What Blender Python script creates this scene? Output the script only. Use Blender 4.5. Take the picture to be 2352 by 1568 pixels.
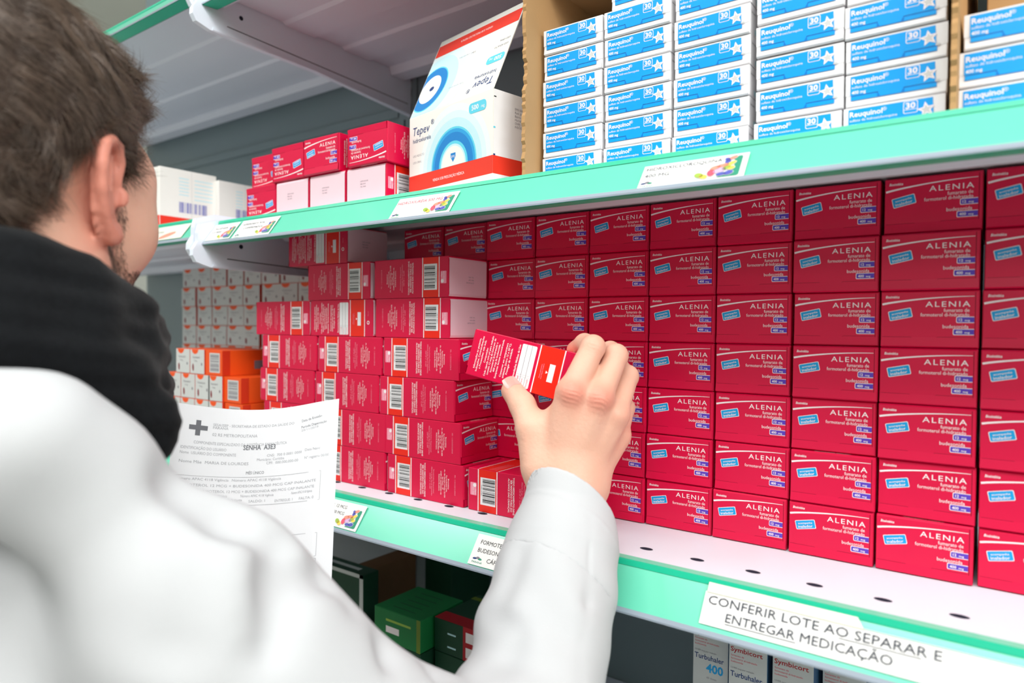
import bpy, bmesh, math, random
import numpy as np
from mathutils import Vector, Matrix, Euler
random.seed(7); np.random.seed(7)
for o in list(bpy.data.objects): bpy.data.objects.remove(o)
SC = bpy.context.scene
COL = SC.collection

# ---------------------------------------------------------------- camera
FPX, YAW, PIT, ROL = 1568.0, 0.630938, -0.021426, 0.008941
CAM = np.array([0.3334, -0.5931, 0.1851])
Fw = np.array([-math.sin(YAW)*math.cos(PIT), math.cos(YAW)*math.cos(PIT), math.sin(PIT)])
_R = np.cross(Fw, [0, 0, 1]); _R /= np.linalg.norm(_R); _U = np.cross(_R, Fw)
Rt = _R*math.cos(ROL)+_U*math.sin(ROL); Up = -_R*math.sin(ROL)+_U*math.cos(ROL)
def ray(x, y): return Fw+Rt*(x-1176)/FPX-Up*(y-784)/FPX
def at(x, y, t): return CAM+ray(x, y)*t
def onX(x, y, X): d = ray(x, y); return CAM+d*(X-CAM[0])/d[0]
def onY(x, y, Y): d = ray(x, y); return CAM+d*(Y-CAM[1])/d[1]
def onZ(x, y, Z): d = ray(x, y); return CAM+d*(Z-CAM[2])/d[2]
cd = bpy.data.cameras.new('camera'); cam = bpy.data.objects.new('camera', cd); COL.objects.link(cam)
cd.sensor_width = 36; cd.lens = 36*FPX/2352; cd.clip_start = 0.02
M3 = Matrix((Rt.tolist(), Up.tolist(), (-Fw).tolist())).transposed()
cam.matrix_world = Matrix.Translation(CAM.tolist()) @ M3.to_4x4()
cd.dof.use_dof = True; cd.dof.focus_distance = 0.64; cd.dof.aperture_fstop = 4.5
SC.camera = cam

# ---------------------------------------------------------------- world, lamps, exposure
w = bpy.data.worlds.new('room_air'); SC.world = w; w.use_nodes = True
w.node_tree.nodes['Background'].inputs[0].default_value = (0.86, 0.93, 1.0, 1)
w.node_tree.nodes['Background'].inputs[1].default_value = 0.55
vs = SC.view_settings; vs.view_transform = 'Standard'; vs.look = 'None'; vs.gamma = 1; vs.use_curve_mapping = False
vs.exposure = 0.0
def area(name, loc, target, sx, sy, power, color=(1, 1, 1)):
    ld = bpy.data.lights.new(name, 'AREA'); ld.shape = 'RECTANGLE'; ld.size = sx; ld.size_y = sy
    ld.energy = power; ld.color = color
    o = bpy.data.objects.new(name, ld); COL.objects.link(o); o.location = loc
    o.rotation_euler = (Vector(target)-Vector(loc)).to_track_quat('-Z', 'Y').to_euler(); return o
area('ceiling_lamp_light', (0.35, -.90, 1.40), (0.35, -.86, 0), 1.5, 0.40, 24, (1, .99, .97))
area('ceiling_lamp_light', (-1.35, -.95, 1.40), (-1.35, -.9, 0), 1.3, 0.40, 19, (1, .99, .97))
area('ceiling_lamp_light', (2.15, -1.05, 1.38), (0.5, -.55, .1), 1.3, 0.55, 60, (1, .99, .97))
area('ceiling_lamp_light', (0.9, -2.6, 1.40), (0.4, -1.2, 0), 1.5, 0.45, 17, (1, .98, .96))

# ---------------------------------------------------------------- materials
def lin(c):
    return tuple(((v/255)/12.92 if v/255 <= .04045 else ((v/255+.055)/1.055)**2.4) for v in c)
MATS = {}
def mat(name, rgb, rough=.5, spec=.4, noise=.04, scale=40, metal=0, bump=0, bscale=200, coat=0, sss=0, trans=0, rgb2=None, sheen=0):
    if name in MATS: return MATS[name]
    m = bpy.data.materials.new(name); m.use_nodes = True; nt = m.node_tree; b = nt.nodes['Principled BSDF']
    a = lin(rgb); d = lin(rgb2) if rgb2 else tuple(v*(1-noise*2.2) for v in a)
    tc = nt.nodes.new('ShaderNodeTexCoord'); n = nt.nodes.new('ShaderNodeTexNoise'); n.inputs['Scale'].default_value = scale
    n.inputs['Detail'].default_value = 4
    mx = nt.nodes.new('ShaderNodeMix'); mx.data_type = 'RGBA'
    mx.inputs[6].default_value = (*a, 1); mx.inputs[7].default_value = (*d, 1)
    nt.links.new(tc.outputs['Object'], n.inputs['Vector']); nt.links.new(n.outputs['Fac'], mx.inputs[0])
    nt.links.new(mx.outputs[2], b.inputs['Base Color'])
    b.inputs['Roughness'].default_value = rough; b.inputs['Specular IOR Level'].default_value = spec
    b.inputs['Metallic'].default_value = metal; b.inputs['Coat Weight'].default_value = coat
    b.inputs['Coat Roughness'].default_value = .15
    if sss:
        b.inputs['Subsurface Weight'].default_value = sss; b.inputs['Subsurface Radius'].default_value = (.012, .005, .003)
        b.inputs['Subsurface Scale'].default_value = 1.0
    if trans: b.inputs['Transmission Weight'].default_value = trans
    if sheen: b.inputs['Sheen Weight'].default_value = sheen
    if bump:
        n2 = nt.nodes.new('ShaderNodeTexNoise'); n2.inputs['Scale'].default_value = bscale; n2.inputs['Detail'].default_value = 5
        bp = nt.nodes.new('ShaderNodeBump'); bp.inputs['Strength'].default_value = bump; bp.inputs['Distance'].default_value = .0006
        nt.links.new(tc.outputs['Object'], n2.inputs['Vector']); nt.links.new(n2.outputs['Fac'], bp.inputs['Height'])
        nt.links.new(bp.outputs[0], b.inputs['Normal'])
    MATS[name] = m; return m
CRIM = mat('crimson_card', (216, 6, 66), .38, .35, .03, coat=.08)
ORG = mat('orange_red_ink', (236, 38, 20), .36, .4, .02)
WHT = mat('white_card', (238, 236, 238), .45, .35, .02)
PINKW = mat('pale_panel_card', (238, 206, 216), .5, .3, .03)
INKW = mat('white_ink', (248, 236, 238), .45, .3, .01)
INKP = mat('soft_pink_ink', (242, 150, 172), .45, .3, .01)
BLK = mat('black_ink', (30, 34, 34), .5, .3, .01)
GRY = mat('grey_ink', (130, 125, 135), .5, .3, .01)
PURP = mat('purple_ink', (92, 62, 186), .4, .35, .02)
SKYB = mat('sticker_blue', (20, 160, 222), .4, .4, .02)
RBLUE = mat('label_blue', (0, 158, 236), .36, .4, .02)
RBLUE2 = mat('label_blue_edge', (0, 118, 205), .4, .3, .02)
NAVY = mat('navy_ink', (32, 62, 120), .5, .3, .01)
SILV = mat('silver_ink', (205, 205, 205), .4, .4, .02)
SEAM = mat('card_seam', (120, 6, 30), .6, .2, .01)
MINT = mat('mint_plastic', (106, 216, 184), .28, .5, .03, 14, coat=.4)
MINTD = mat('green_plastic_edge', (24, 190, 150), .35, .4, .02)
CLEAR = mat('clear_plastic_lip', (160, 172, 186), .15, .6, .04, coat=.5)
SHELF = mat('white_enamel', (226, 230, 240), .45, .4, .02, 8)
BRACK = mat('bracket_enamel', (228, 236, 248), .35, .5, .02, 8)
BACK = mat('blue_grey_enamel', (132, 148, 152), .4, .4, .05, 3)
HOLE = mat('hole_dark', (40, 44, 58), .8, .1, .02)
CARD = mat('corrugated_card', (190, 150, 104), .85, .1, .08, 30, bump=.3, bscale=90)
CARDD = mat('brown_card', (126, 92, 66), .85, .1, .08, 20)
H1 = mat('halo_ink_faint', (232, 240, 240), .4, .4, .01); H2 = mat('halo_ink_pale', (218, 236, 240), .4, .4, .01); MBL2 = mat('bright_blue_ink', (40, 160, 222), .35, .5, .02)
TEPW = mat('cream_card', (240, 238, 232), .4, .4, .02)
RED2 = mat('scarlet_ink', (236, 58, 40), .4, .4, .02)
AQUA = mat('aqua_ink', (96, 208, 232), .4, .4, .02)
LAQ = mat('light_aqua_ink', (196, 232, 240), .4, .4, .01)
MBL = mat('mid_blue_ink', (20, 130, 205), .35, .5, .02)
LABW = mat('label_paper', (240, 240, 238), .5, .3, .02)
LABY = mat('old_label_paper', (232, 234, 218), .5, .3, .03)
GREEND = mat('label_green', (52, 150, 120), .5, .3, .02)
PAPER = mat('sheet_paper', (236, 238, 242), .7, .2, .01)
SAL = mat('salmon_ink', (240, 150, 130), .5, .3, .01); YEL = mat('yellow_ink', (240, 212, 90), .5, .3, .01)
LIME = mat('lime_ink', (160, 190, 80), .5, .3, .01); LIL = mat('lilac_ink', (214, 178, 220), .5, .3, .01)
INDI = mat('indigo_ink', (86, 92, 180), .5, .3, .01); ROSE = mat('rose_ink', (232, 90, 110), .5, .3, .01)
WALLM = mat('painted_wall', (232, 235, 229), .8, .2, .03, 3)
FLOORM = mat('floor_vinyl', (182, 180, 176), .5, .4, .05, 6)
TEXTG = mat('pencil_grey_ink', (70, 74, 84), .6, .2, .01)

# ---------------------------------------------------------------- mesh helpers
_tc = {}
def text_geo(s, bold=0.0, shear=0.0, spacing=1.0):
    k = (s, bold, shear, spacing)
    if k in _tc: return _tc[k]
    cu = bpy.data.curves.new('t', 'FONT'); cu.body = s; cu.size = 1; cu.resolution_u = 2; cu.offset = bold; cu.shear = shear
    cu.space_character = spacing; cu.fill_mode = 'FRONT'
    ob = bpy.data.objects.new('t', cu); COL.objects.link(ob)
    dg = bpy.context.evaluated_depsgraph_get(); me = ob.evaluated_get(dg).to_mesh()
    v = np.array([x.co[:2] for x in me.vertices]) if len(me.vertices) else np.zeros((0, 2))
    f = [tuple(p.vertices) for p in me.polygons]
    ob.evaluated_get(dg).to_mesh_clear(); bpy.data.objects.remove(ob); bpy.data.curves.remove(cu)
    _tc[k] = (v, f); return _tc[k]
_hv = text_geo('H')[0]; CAPH = _hv[:, 1].max()-_hv[:, 1].min()
class MB:
    def __init__(s): s.v = []; s.f = []; s.m = []; s.mats = []
    def mi(s, m):
        if m not in s.mats: s.mats.append(m)
        return s.mats.index(m)
    def add(s, vs, fs, m):
        k = len(s.v); s.v += [tuple(map(float, p)) for p in vs]; i = s.mi(m)
        for f in fs: s.f.append(tuple(k+j for j in f)); s.m.append(i)
    def box(s, x0, x1, y0, y1, z0, z1, m, bev=0):
        if bev <= 0:
            s.add([(x0,y0,z0),(x1,y0,z0),(x1,y1,z0),(x0,y1,z0),(x0,y0,z1),(x1,y0,z1),(x1,y1,z1),(x0,y1,z1)],
                  [(0,3,2,1),(4,5,6,7),(0,1,5,4),(1,2,6,5),(2,3,7,6),(3,0,4,7)], m); return
        bm = bmesh.new(); bmesh.ops.create_cube(bm, size=1)
        for q in bm.verts: q.co = ((x0+x1)/2+q.co.x*(x1-x0), (y0+y1)/2+q.co.y*(y1-y0), (z0+z1)/2+q.co.z*(z1-z0))
        bmesh.ops.bevel(bm, geom=bm.edges[:], offset=bev, segments=2, affect='EDGES', profile=.5)
        s.add([q.co[:] for q in bm.verts], [tuple(q.index for q in f.verts) for f in bm.faces], m); bm.free()
    def prism(s, pts, x0, x1, m, axis='x'):
        n = len(pts)
        def P(a, p):
            return (a, p[0], p[1]) if axis == 'x' else ((p[0], a, p[1]) if axis == 'y' else (p[0], p[1], a))
        s.add([P(x0, p) for p in pts]+[P(x1, p) for p in pts],
              [tuple(range(n))[::-1], tuple(range(n, 2*n))]+[(i, (i+1) % n, n+(i+1) % n, n+i) for i in range(n)], m)
    def build(s, name, parent=None, smooth=False, loc=None):
        me = bpy.data.meshes.new(name); me.from_pydata(s.v, [], s.f)
        for m in s.mats: me.materials.append(m)
        me.polygons.foreach_set('material_index', s.m)
        if smooth: me.polygons.foreach_set('use_smooth', [True]*len(s.f))
        me.update(); o = bpy.data.objects.new(name, me); COL.objects.link(o)
        if parent: o.parent = parent
        if loc is not None: o.location = loc
        return o
class Face:
    """a flat printed panel: origin, right and up vectors, units in metres"""
    def __init__(s, mb, O, U, V, base=.00006):
        s.mb = mb; s.O = np.array(O, float); s.U = np.array(U, float)/np.linalg.norm(U); s.V = np.array(V, float)/np.linalg.norm(V)
        s.N = np.cross(s.U, s.V); s.base = base
    def P(s, x, y, l=0): return s.O+s.U*x+s.V*y+s.N*(s.base*(1+l))
    def poly(s, pts, m, l=0): s.mb.add([s.P(x, y, l) for x, y in pts], [tuple(range(len(pts)))], m)
    def rect(s, x0, y0, x1, y1, m, l=0): s.poly([(x0,y0),(x1,y0),(x1,y1),(x0,y1)], m, l)
    def rrect(s, x0, y0, x1, y1, r, m, l=0, rot=0, sides=(1,1,1,1)):
        cx, cy = (x0+x1)/2, (y0+y1)/2; pts = []
        for i, (ax, ay, a0) in enumerate(((x1-r, y0+r, -90), (x1-r, y1-r, 0), (x0+r, y1-r, 90), (x0+r, y0+r, 180))):
            if sides[i]:
                for k in range(5):
                    a = math.radians(a0+k*22.5); pts.append((ax+r*math.cos(a), ay+r*math.sin(a)))
            else: pts.append(((x1, y0), (x1, y1), (x0, y1), (x0, y0))[i])
        if rot:
            c, n = math.cos(rot), math.sin(rot); pts = [(cx+(x-cx)*c-(y-cy)*n, cy+(x-cx)*n+(y-cy)*c) for x, y in pts]
        s.poly(pts, m, l)
    def ell(s, cx, cy, rx, ry, m, l=0, rot=0, n=18, a0=0, a1=360):
        c, q = math.cos(rot), math.sin(rot); pts = []
        for k in range(n+(a1-a0 < 360)):
            a = math.radians(a0+(a1-a0)*k/n); x, y = rx*math.cos(a), ry*math.sin(a); pts.append((cx+x*c-y*q, cy+x*q+y*c))
        s.poly(pts, m, l)
    def ring(s, cx, cy, rx, ry, wd, m, l=0, a0=0, a1=360, n=28):
        vs = []; 
        for k in range(n+1):
            a = math.radians(a0+(a1-a0)*k/n); vs.append(s.P(cx+rx*math.cos(a), cy+ry*math.sin(a), l)); vs.append(s.P(cx+(rx-wd)*math.cos(a), cy+(ry-wd)*math.sin(a), l))
        s.mb.add(vs, [(2*k, 2*k+2, 2*k+3, 2*k+1) for k in range(n)], m)
    def text(s, t, x, y, cap, m, l=1, width=None, align='l', bold=0, shear=0, rot=0, spacing=1.0):
        v, f = text_geo(t, bold, shear, spacing)
        if not len(v): return
        k = cap/CAPH; x0, x1 = v[:, 0].min(), v[:, 0].max(); kx = width/(x1-x0) if width else k
        off = {'l': x0, 'r': x1, 'c': (x0+x1)/2}[align]; c, n = math.cos(rot), math.sin(rot)
        pts = []
        for a, b in v:
            a = (a-off)*kx; b = b*k; pts.append(s.P(x+a*c-b*n, y+a*n+b*c, l))
        s.mb.add(pts, f, m)
    def line(s, pts, wd, m, l=1):
        vs = []
        for i, p in enumerate(pts):
            a = np.array(pts[max(i-1, 0)]); b = np.array(pts[min(i+1, len(pts)-1)]); d = (b-a)/np.linalg.norm(b-a)
            wv = wd[i] if hasattr(wd, '__len__') else wd; n = np.array([-d[1], d[0]])*wv/2
            vs.append(s.P(*(np.array(p)+n), l)); vs.append(s.P(*(np.array(p)-n), l))
        s.mb.add(vs, [(2*k, 2*k+1, 2*k+3, 2*k+2) for k in range(len(pts)-1)], m)

def root(name, loc=(0, 0, 0), rot=(0, 0, 0)):
    o = bpy.data.objects.new(name, None); COL.objects.link(o); o.location = loc; o.rotation_euler = rot
    o.empty_display_size = .02; return o
def tag(o, label, cat, group=None, kind=None):
    o['label'] = label; o['category'] = cat
    if group: o['group'] = group
    elif 'group' in o.keys(): del o['group']
    if kind: o['kind'] = kind
    return o
def struct(o): o['kind'] = 'structure'; return o
CHILD = {}
def kids(o): return CHILD.get(o.name, [])
def part(mb, name, r, **k):
    o = mb.build(name, r, **k); CHILD.setdefault(r.name, []).append(o); return o
def dup(r, loc=None, rot=None):
    n = r.copy(); COL.objects.link(n)
    if loc is not None: n.location = loc
    if rot is not None: n.rotation_euler = rot
    CHILD[n.name] = []
    for c in kids(r):
        q = c.copy(); COL.objects.link(q); q.parent = n; CHILD[n.name].append(q)
        CHILD[q.name] = []
        for g in kids(c):
            h = g.copy(); COL.objects.link(h); h.parent = q; CHILD[q.name].append(h)
    return n
ORD = ['bottom', 'second', 'third', 'fourth', 'fifth', 'sixth', 'seventh', 'eighth', 'ninth', 'tenth']
NTH = ['', 'first', 'second', 'third', 'fourth', 'fifth', 'sixth', 'seventh', 'eighth', 'ninth', 'tenth', 'eleventh']

# ---------------------------------------------------------------- crimson inhaler carton
AW, AL, AH = .0628, .1125, .0427
BARS = [1,1,2,1,3,1,1,2,1,2,3,1,1,1,2,2,1,3,1,1,2,1,1,3,2,1,1,2,1,1,3,1,2,1,1]
def barcode(F, x0, y0, x1, y1, vertical_bars=False, m=BLK):
    n = sum(BARS); p = 0
    for i, b in enumerate(BARS):
        if i % 2 == 0:
            if vertical_bars: a = x0+(x1-x0)*p/n; F.rect(a, y0, a+(x1-x0)*b/n*.9, y1, m, 2)
            else: a = y0+(y1-y0)*p/n; F.rect(x0, a, x1, a+(y1-y0)*b/n*.9, m, 2)
        p += b
def block(F, lines, x, y, cap, step, m, rot, bold=0.0, maxw=None):
    # vertical running text: each line one step further along +x of the face
    for i, t in enumerate(lines):
        F.text(t, x+step*i, y, cap, m, 1, align='c', rot=rot, bold=bold)
def alenia_box():
    r = root('medicine_box')
    b = MB(); b.box(-AW/2, AW/2, .0012, AL-.0012, 0, AH, CRIM, .0007)
    W2 = AW/2
    # barcode face (left, x=-W/2): u measured from the white end
    F = Face(b, (-W2, AL, 0), (0, -1, 0), (0, 0, 1)); L = AL; H = AH
    F.rect(.127*L, 0.0004, .332*L, H-.0004, ORG)
    F.rect(.120*L, 0.0004, .130*L, H-.0004, INKW, 1); F.rect(.329*L, .0004, .339*L, H-.0004, INKW, 1)
    F.rect(.15*L, .17*H, .318*L, .81*H, WHT, 1); barcode(F, .175*L, .22*H, .312*L, .78*H)
    F.text('7 896181 908210', .168*L, .5*H, .0011, BLK, 2, align='c', rot=math.pi/2)
    F.rrect(.035*L, .36*H, .105*L, .66*H, .0006, INKP, 0); F.text('VENDA SOB', .06*L, .5*H, .0014, INKW, 1, align='c', rot=-math.pi/2); F.text('Pague', .09*L, .44*H, .0014, INKW, 1, align='c', rot=-math.pi/2)
    F.ell(.085*L, .6*H, .002, .002, INKW, 1)
    dn = -math.pi/2
    block(F, ['ALCANCE DAS CRIANÇAS.', 'SER MANTIDO FORA DO', 'TODO MEDICAMENTO DEVE'], .455*L, .5*H, .0019, .0029, INKW, dn, .012)
    block(F, ['CRF-SP nº 12.449', 'Alberto Jorge Garcia Guimarães', 'Farmacêutico Responsável:'], .575*L, .5*H, .0016, .0026, INKP, dn)
    block(F, ['Indústria Brasileira', 'CNPJ 53.162.095/0001-06', 'São Paulo - SP', 'Av. das Nações Unidas, 22.428', 'Farmacêutica Ltda.', 'Biosintética'], .69*L, .5*H, .0016, .0026, INKW, dn)
    block(F, ['MS - 1.1213.0313.004-8'], .885*L, .5*H, .0015, .002, INKP, dn)
    # posology face (right, x=+W/2): u from the brand end
    F = Face(b, (W2, 0, 0), (0, 1, 0), (0, 0, 1)); u = math.pi/2
    F.rect(.66*L, .0004, .865*L, H-.0004, ORG); F.rect(.648*L, .0004, .658*L, H-.0004, INKW, 1); F.rect(.866*L, .0004, .876*L, H-.0004, INKW, 1)
    F.rrect(.485*L, .05*H, .622*L, .93*H, .0012, WHT, 0)
    for q in (.53, .575): F.rect(q*L, .05*H, (q+.003)*L, .93*H, GRY, 1)
    F.rect(.485*L, .30*H, .622*L, .303*H, GRY, 1); F.rect(.485*L, .26*H, .622*L, .263*H, GRY, 1)
    for q, t in ((.513, 'Posologia'), (.556, 'Horário'), (.604, 'Duração')): F.text(t, q*L, .07*H, .0015, ROSE, 2, rot=u)
    F.text('Recomendações Médicas de Uso:', .472*L, .5*H, .0020, INKW, 1, align='c', rot=u, bold=.015, width=.034)
    block(F, ['Informações ao paciente,', 'Indicações, Contraindicações', 'e Precauções: vide bula.'], .085*L, .5*H, .0019, .0031, INKW, u, .01)
    block(F, ['Composição:', 'Cada cápsula com pó para inalação', 'contém 12 mcg de fumarato de', 'formoterol di-hidratado e', '400 mcg de budesonida.', 'Excipiente: lactose monoidratada.'], .175*L, .5*H, .0018, .0030, INKW, u, .01)
    block(F, ['Conservar em temperatura', 'ambiente (entre 15 e 30°C).', 'Proteger da umidade.'], .353*L, .5*H, .0019, .0030, INKW, u, .01)
    F.rect(.765*L, .30*H, .815*L, .66*H, WHT, 1); block(F, ['Raspe suavemente', 'com objeto metálico'], .70*L, .48*H, .0011, .0018, INKP, u)
    F.poly([(.742*L, .45*H), (.742*L, .51*H), (.762*L, .48*H)], INKW, 1)
    F.ring(.925*L, .38*H, .0022, .0022, .0009, INKW, 1, n=12); F.text('Recicle', .93*L, .56*H, .0013, INKP, 1, rot=u)
    # top and bottom faces
    for zz, V in ((AH, (0, 1, 0)), (0, (0, -1, 0))):
        F = Face(b, (-W2, 0 if zz else AL, zz), (1, 0, 0), V); s_ = (lambda q: q*L) if zz else (lambda q: (1-q)*L)
        def R(a, c, m, l): F.rect(.0004, min(s_(a), s_(c)), AW-.0004, max(s_(a), s_(c)), m, l)
        R(.66, .865, ORG, 0); R(.648, .658, INKW, 1); R(.866, .876, INKW, 1)
        if zz:
            F.text('ALENIA', .5*AW, s_(.38), .0075, INKW, 1, align='c', spacing=1.15, width=.046)
            for q, t in ((.33, 'fumarato de formoterol di-hidratado'), (.22, 'budesonida')): F.text(t, .5*AW, s_(q), .0028, INKW, 1, align='c')
            for q in (.275, .165): F.rrect(.58*AW, s_(q), .95*AW, s_(q)+.0042, .001, PURP, 1)
            F.text('12 mcg', .64*AW, s_(.275)+.001, .002, INKW, 2); F.text('400 mcg', .64*AW, s_(.165)+.001, .002, INKW, 2)
            for q, t in ((.10, 'Uso inalatório  Uso adulto'), (.06, '60 cápsulas'), (.02, 'Acompanha inalador')): F.text(t, .5*AW, s_(q), .0022, INKW, 1, align='c')
            for q in (.70, .73, .76): F.text('VENDA SOB PRESCRIÇÃO MÉDICA', .3*AW, s_(q), .0014, INKP, 1, align='c')
    part(b, 'carton', r)
    # brand end (y=0)
    e = MB(); x0, x1 = -W2+.0006, W2-.0006; zt = .19*AH; yb = -.0005
    e.add([(x0, .0012, AH-.0002), (x1, .0012, AH-.0002), (x1, .0002, AH-.0012), (x0, .0002, AH-.0012)], [(3, 2, 1, 0)], CRIM)
    e.add([(x0, .0002, AH-.0012), (x1, .0002, AH-.0012), (x1, .0002, zt), (x0, .0002, zt)], [(0, 3, 2, 1)], CRIM)
    e.add([(x0, .0002, zt), (x1, .0002, zt), (x1+.0002, yb, .0012), (x0-.0002, yb, .0012), (x1, .0012, .0002), (x0, .0012, .0002)], [(0, 3, 2, 1), (3, 5, 4, 2)], CRIM)
    e.add([(x0, .0002, AH-.0012), (x0, .0002, zt), (x0, .0014, zt), (x0, .0014, AH-.001), (x1, .0002, AH-.0012), (x1, .0002, zt), (x1, .0014, zt), (x1, .0014, AH-.001)], [(0, 1, 2, 3), (7, 6, 5, 4)], CRIM)
    F = Face(e, (-W2, .0002, 0), (1, 0, 0), (0, 0, 1)); W, H = AW, AH
    F.text('Biosintética', .05*W, .872*H, .0019, INKW, 1, bold=.02, shear=.3, width=.0092)
    n = 16; pts = [((.015+.935*k/n)*W, (.765+.125*math.sin(math.pi/2*(k/n)**.85))*H) for k in range(n+1)]
    F.line(pts, [.00115*(1-k/n)+.00035 for k in range(n+1)], INKW)
    F.text('ALENIA', .912*W, .715*H, .0039, INKW, 1, align='r', bold=.004, spacing=1.25, width=.0278)
    F.text('fumarato de', .905*W, .625*H, .0026, INKW, 1, align='r', width=.0158)
    F.text('formoterol di-hidratado', .905*W, .548*H, .0026, INKW, 1, align='r', width=.0305)
    F.text('budesonida', .898*W, .345*H, .0026, INKW, 1, align='r', width=.0158)
    for a, y0, t in ((.778, .437, '12'), (.748, .228, '400')):
        F.rrect(a*W, y0*H, .952*W, (y0+.108)*H, .0009, INKW, 0, sides=(0, 0, 1, 1)); F.rrect((a+.007)*W, (y0+.011)*H, .953*W, (y0+.097)*H, .0007, PURP, 1, sides=(0, 0, 1, 1))
        F.text(t, (a+.025)*W, (y0+.030)*H, .0019, INKW, 2, bold=.02); F.text('mcg', .862*W, (y0+.030)*H, .0013, INKW, 2, bold=.02)
    rr = math.radians(12)
    F.rrect(.085*W, .50*H, .332*W, .672*H, .0009, INKW, 0, rot=rr); F.rrect(.092*W, .511*H, .325*W, .661*H, .0007, SKYB, 1, rot=rr)
    F.text('acompanha', .206*W, .597*H, .0014, INKW, 2, align='c', rot=rr, bold=.01, width=.0110); F.text('inalador', .212*W, .528*H, .0021, INKW, 2, align='c', rot=rr, bold=.01, width=.0115)
    F.line([(.02*W, .185*H), (.32*W, .185*H), (.335*W, .165*H), (.345*W, .10*H), (.57*W, .10*H), (.58*W, .165*H), (.6*W, .19*H), (.95*W, .19*H)], .00022, SEAM, 0)
    F.rect(.958*W, .02*H, .964*W, .96*H, SEAM, 0)
    part(e, 'end_flap', r)
    # plain white end (y=L)
    e = MB(); yv = AL-.0004
    e.add([(x1, AL-.0016, .0005), (x0, AL-.0016, .0005), (x0, yv, .0035), (x1, yv, .0035), (x0, yv, AH-.0035), (x1, yv, AH-.0035), (x0, AL-.0014, AH-.0005), (x1, AL-.0014, AH-.0005)],
          [(0, 1, 2, 3), (3, 2, 4, 5), (5, 4, 6, 7)], PINKW)
    F = Face(e, (W2, yv, 0), (-1, 0, 0), (0, 0, 1))
    for k, t in enumerate(('LOTE 1812345', 'FAB 10/18', 'VAL 10/20')): F.text(t, .36*W, (.6-.07*k)*H, .0014, GRY, 1)
    part(e, 'end_panel', r)
    return r
A0 = alenia_box()
used = [False]
def alenia(loc, rot, label, group):
    if not used[0]: o = A0; used[0] = True; o.location = loc; o.rotation_euler = rot
    else: o = dup(A0, loc, rot)
    return tag(o, label, 'box', group)
jr = random.Random(3)
NAMEC = {6: 'rightmost column', 5: 'second column from the right', 4: 'third column from the right', 3: 'fourth column from the right', 2: 'fifth column from the right',
         1: 'sixth column from the right', 0: 'seventh column from the right', -1: 'eighth column from the right', -2: 'ninth column from the right', -3: 'tenth column from the right'}
for c in range(-3, 7):
    for rr_ in range(7):
        x = -.0716+.0646*c+AW/2+.0008+jr.uniform(-.0006, .0006); dy = jr.uniform(-.0015, .0025)+(.001 if c == 3 else 0)
        alenia((x, dy, .043*rr_+.0002), (0, 0, math.radians(jr.uniform(-.7, .7))),
               f'crimson carton in the big wall of boxes, {ORD[rr_]} row up, {NAMEC[c]}', 'crimson cartons facing out in the wall')
# left pile lying lengthwise in front of the wall; kinds: B = barcode side out, brand end right; U = upside down, brand end left; P = posology side out, white end right
PI = math.pi
def pile(x0, z, kind, label, y=-.0625, group='crimson cartons lying lengthwise at the left'):
    if kind == 'B':   # brand end faces +X
        loc = (x0+AL, y+AW/2, z); rot = (0, 0, PI/2)
    elif kind == 'P': # brand end faces -X
        loc = (x0, y+AW/2, z); rot = (0, 0, -PI/2)
    else:             # upside down, white end +X, barcode out
        loc = (x0, y+AW/2, z+AH); rot = (0, PI, -PI/2)
    return alenia(loc, rot, label, group)
h = .043
PL = [(-.3405, 0, 'B', 'bottom row, left of its neighbour'), (-.2255, 0, 'B', 'bottom row, middle'),
      (-.3395, h, 'B', 'second row up, left'), (-.2335+.004, h*1, 'B', 'second row up, right'),
      (-.3515, 2*h, 'B', 'third row up, left'), (-.2385, 2*h, 'B', 'third row up, right, nearest the paper sheet top'),
      (-.3465, 3*h, 'B', 'fourth row up, middle'), (-.2325, 3*h, 'B', 'fourth row up, right, behind the held carton'),
      (-.361, 4*h, 'P', 'fifth row up, middle, white panel and table showing'), (-.2455, 4*h, 'U', 'fifth row up, right, white end showing'),
      (-.366, 5*h, 'U', 'sixth row up, left, overhanging the far shelf'), (-.2475, 5*h, 'U', 'sixth row up, right, white end showing')]
PL2 = [(-.4555, 0), (-.4570, h), (-.4655, 2*h), (-.4610, 3*h)]
names2 = ['bottom row', 'second row up', 'third row up', 'fourth row up']
for (x0, z, k, l) in PL: pile(x0, z+.0002, k, 'crimson carton lying lengthwise, '+l)
for (x0, z), l in zip(PL2, names2): pile(x0, z+.0002, 'B', f'crimson carton lying lengthwise at far left end, {l}')
pile(-.4745, 4*h+.0002, 'U', 'crimson carton lying lengthwise at far left end, fifth row up, barcode at right')
pile(-.405, 6*h+.0002, 'P', 'dark crimson carton on top of the left pile, white end out, under the shelf')
pile(-.1085, .0002, 'B', 'crimson carton lying on the shelf front beside the sleeve cuff, top face showing', y=-.0625)

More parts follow.
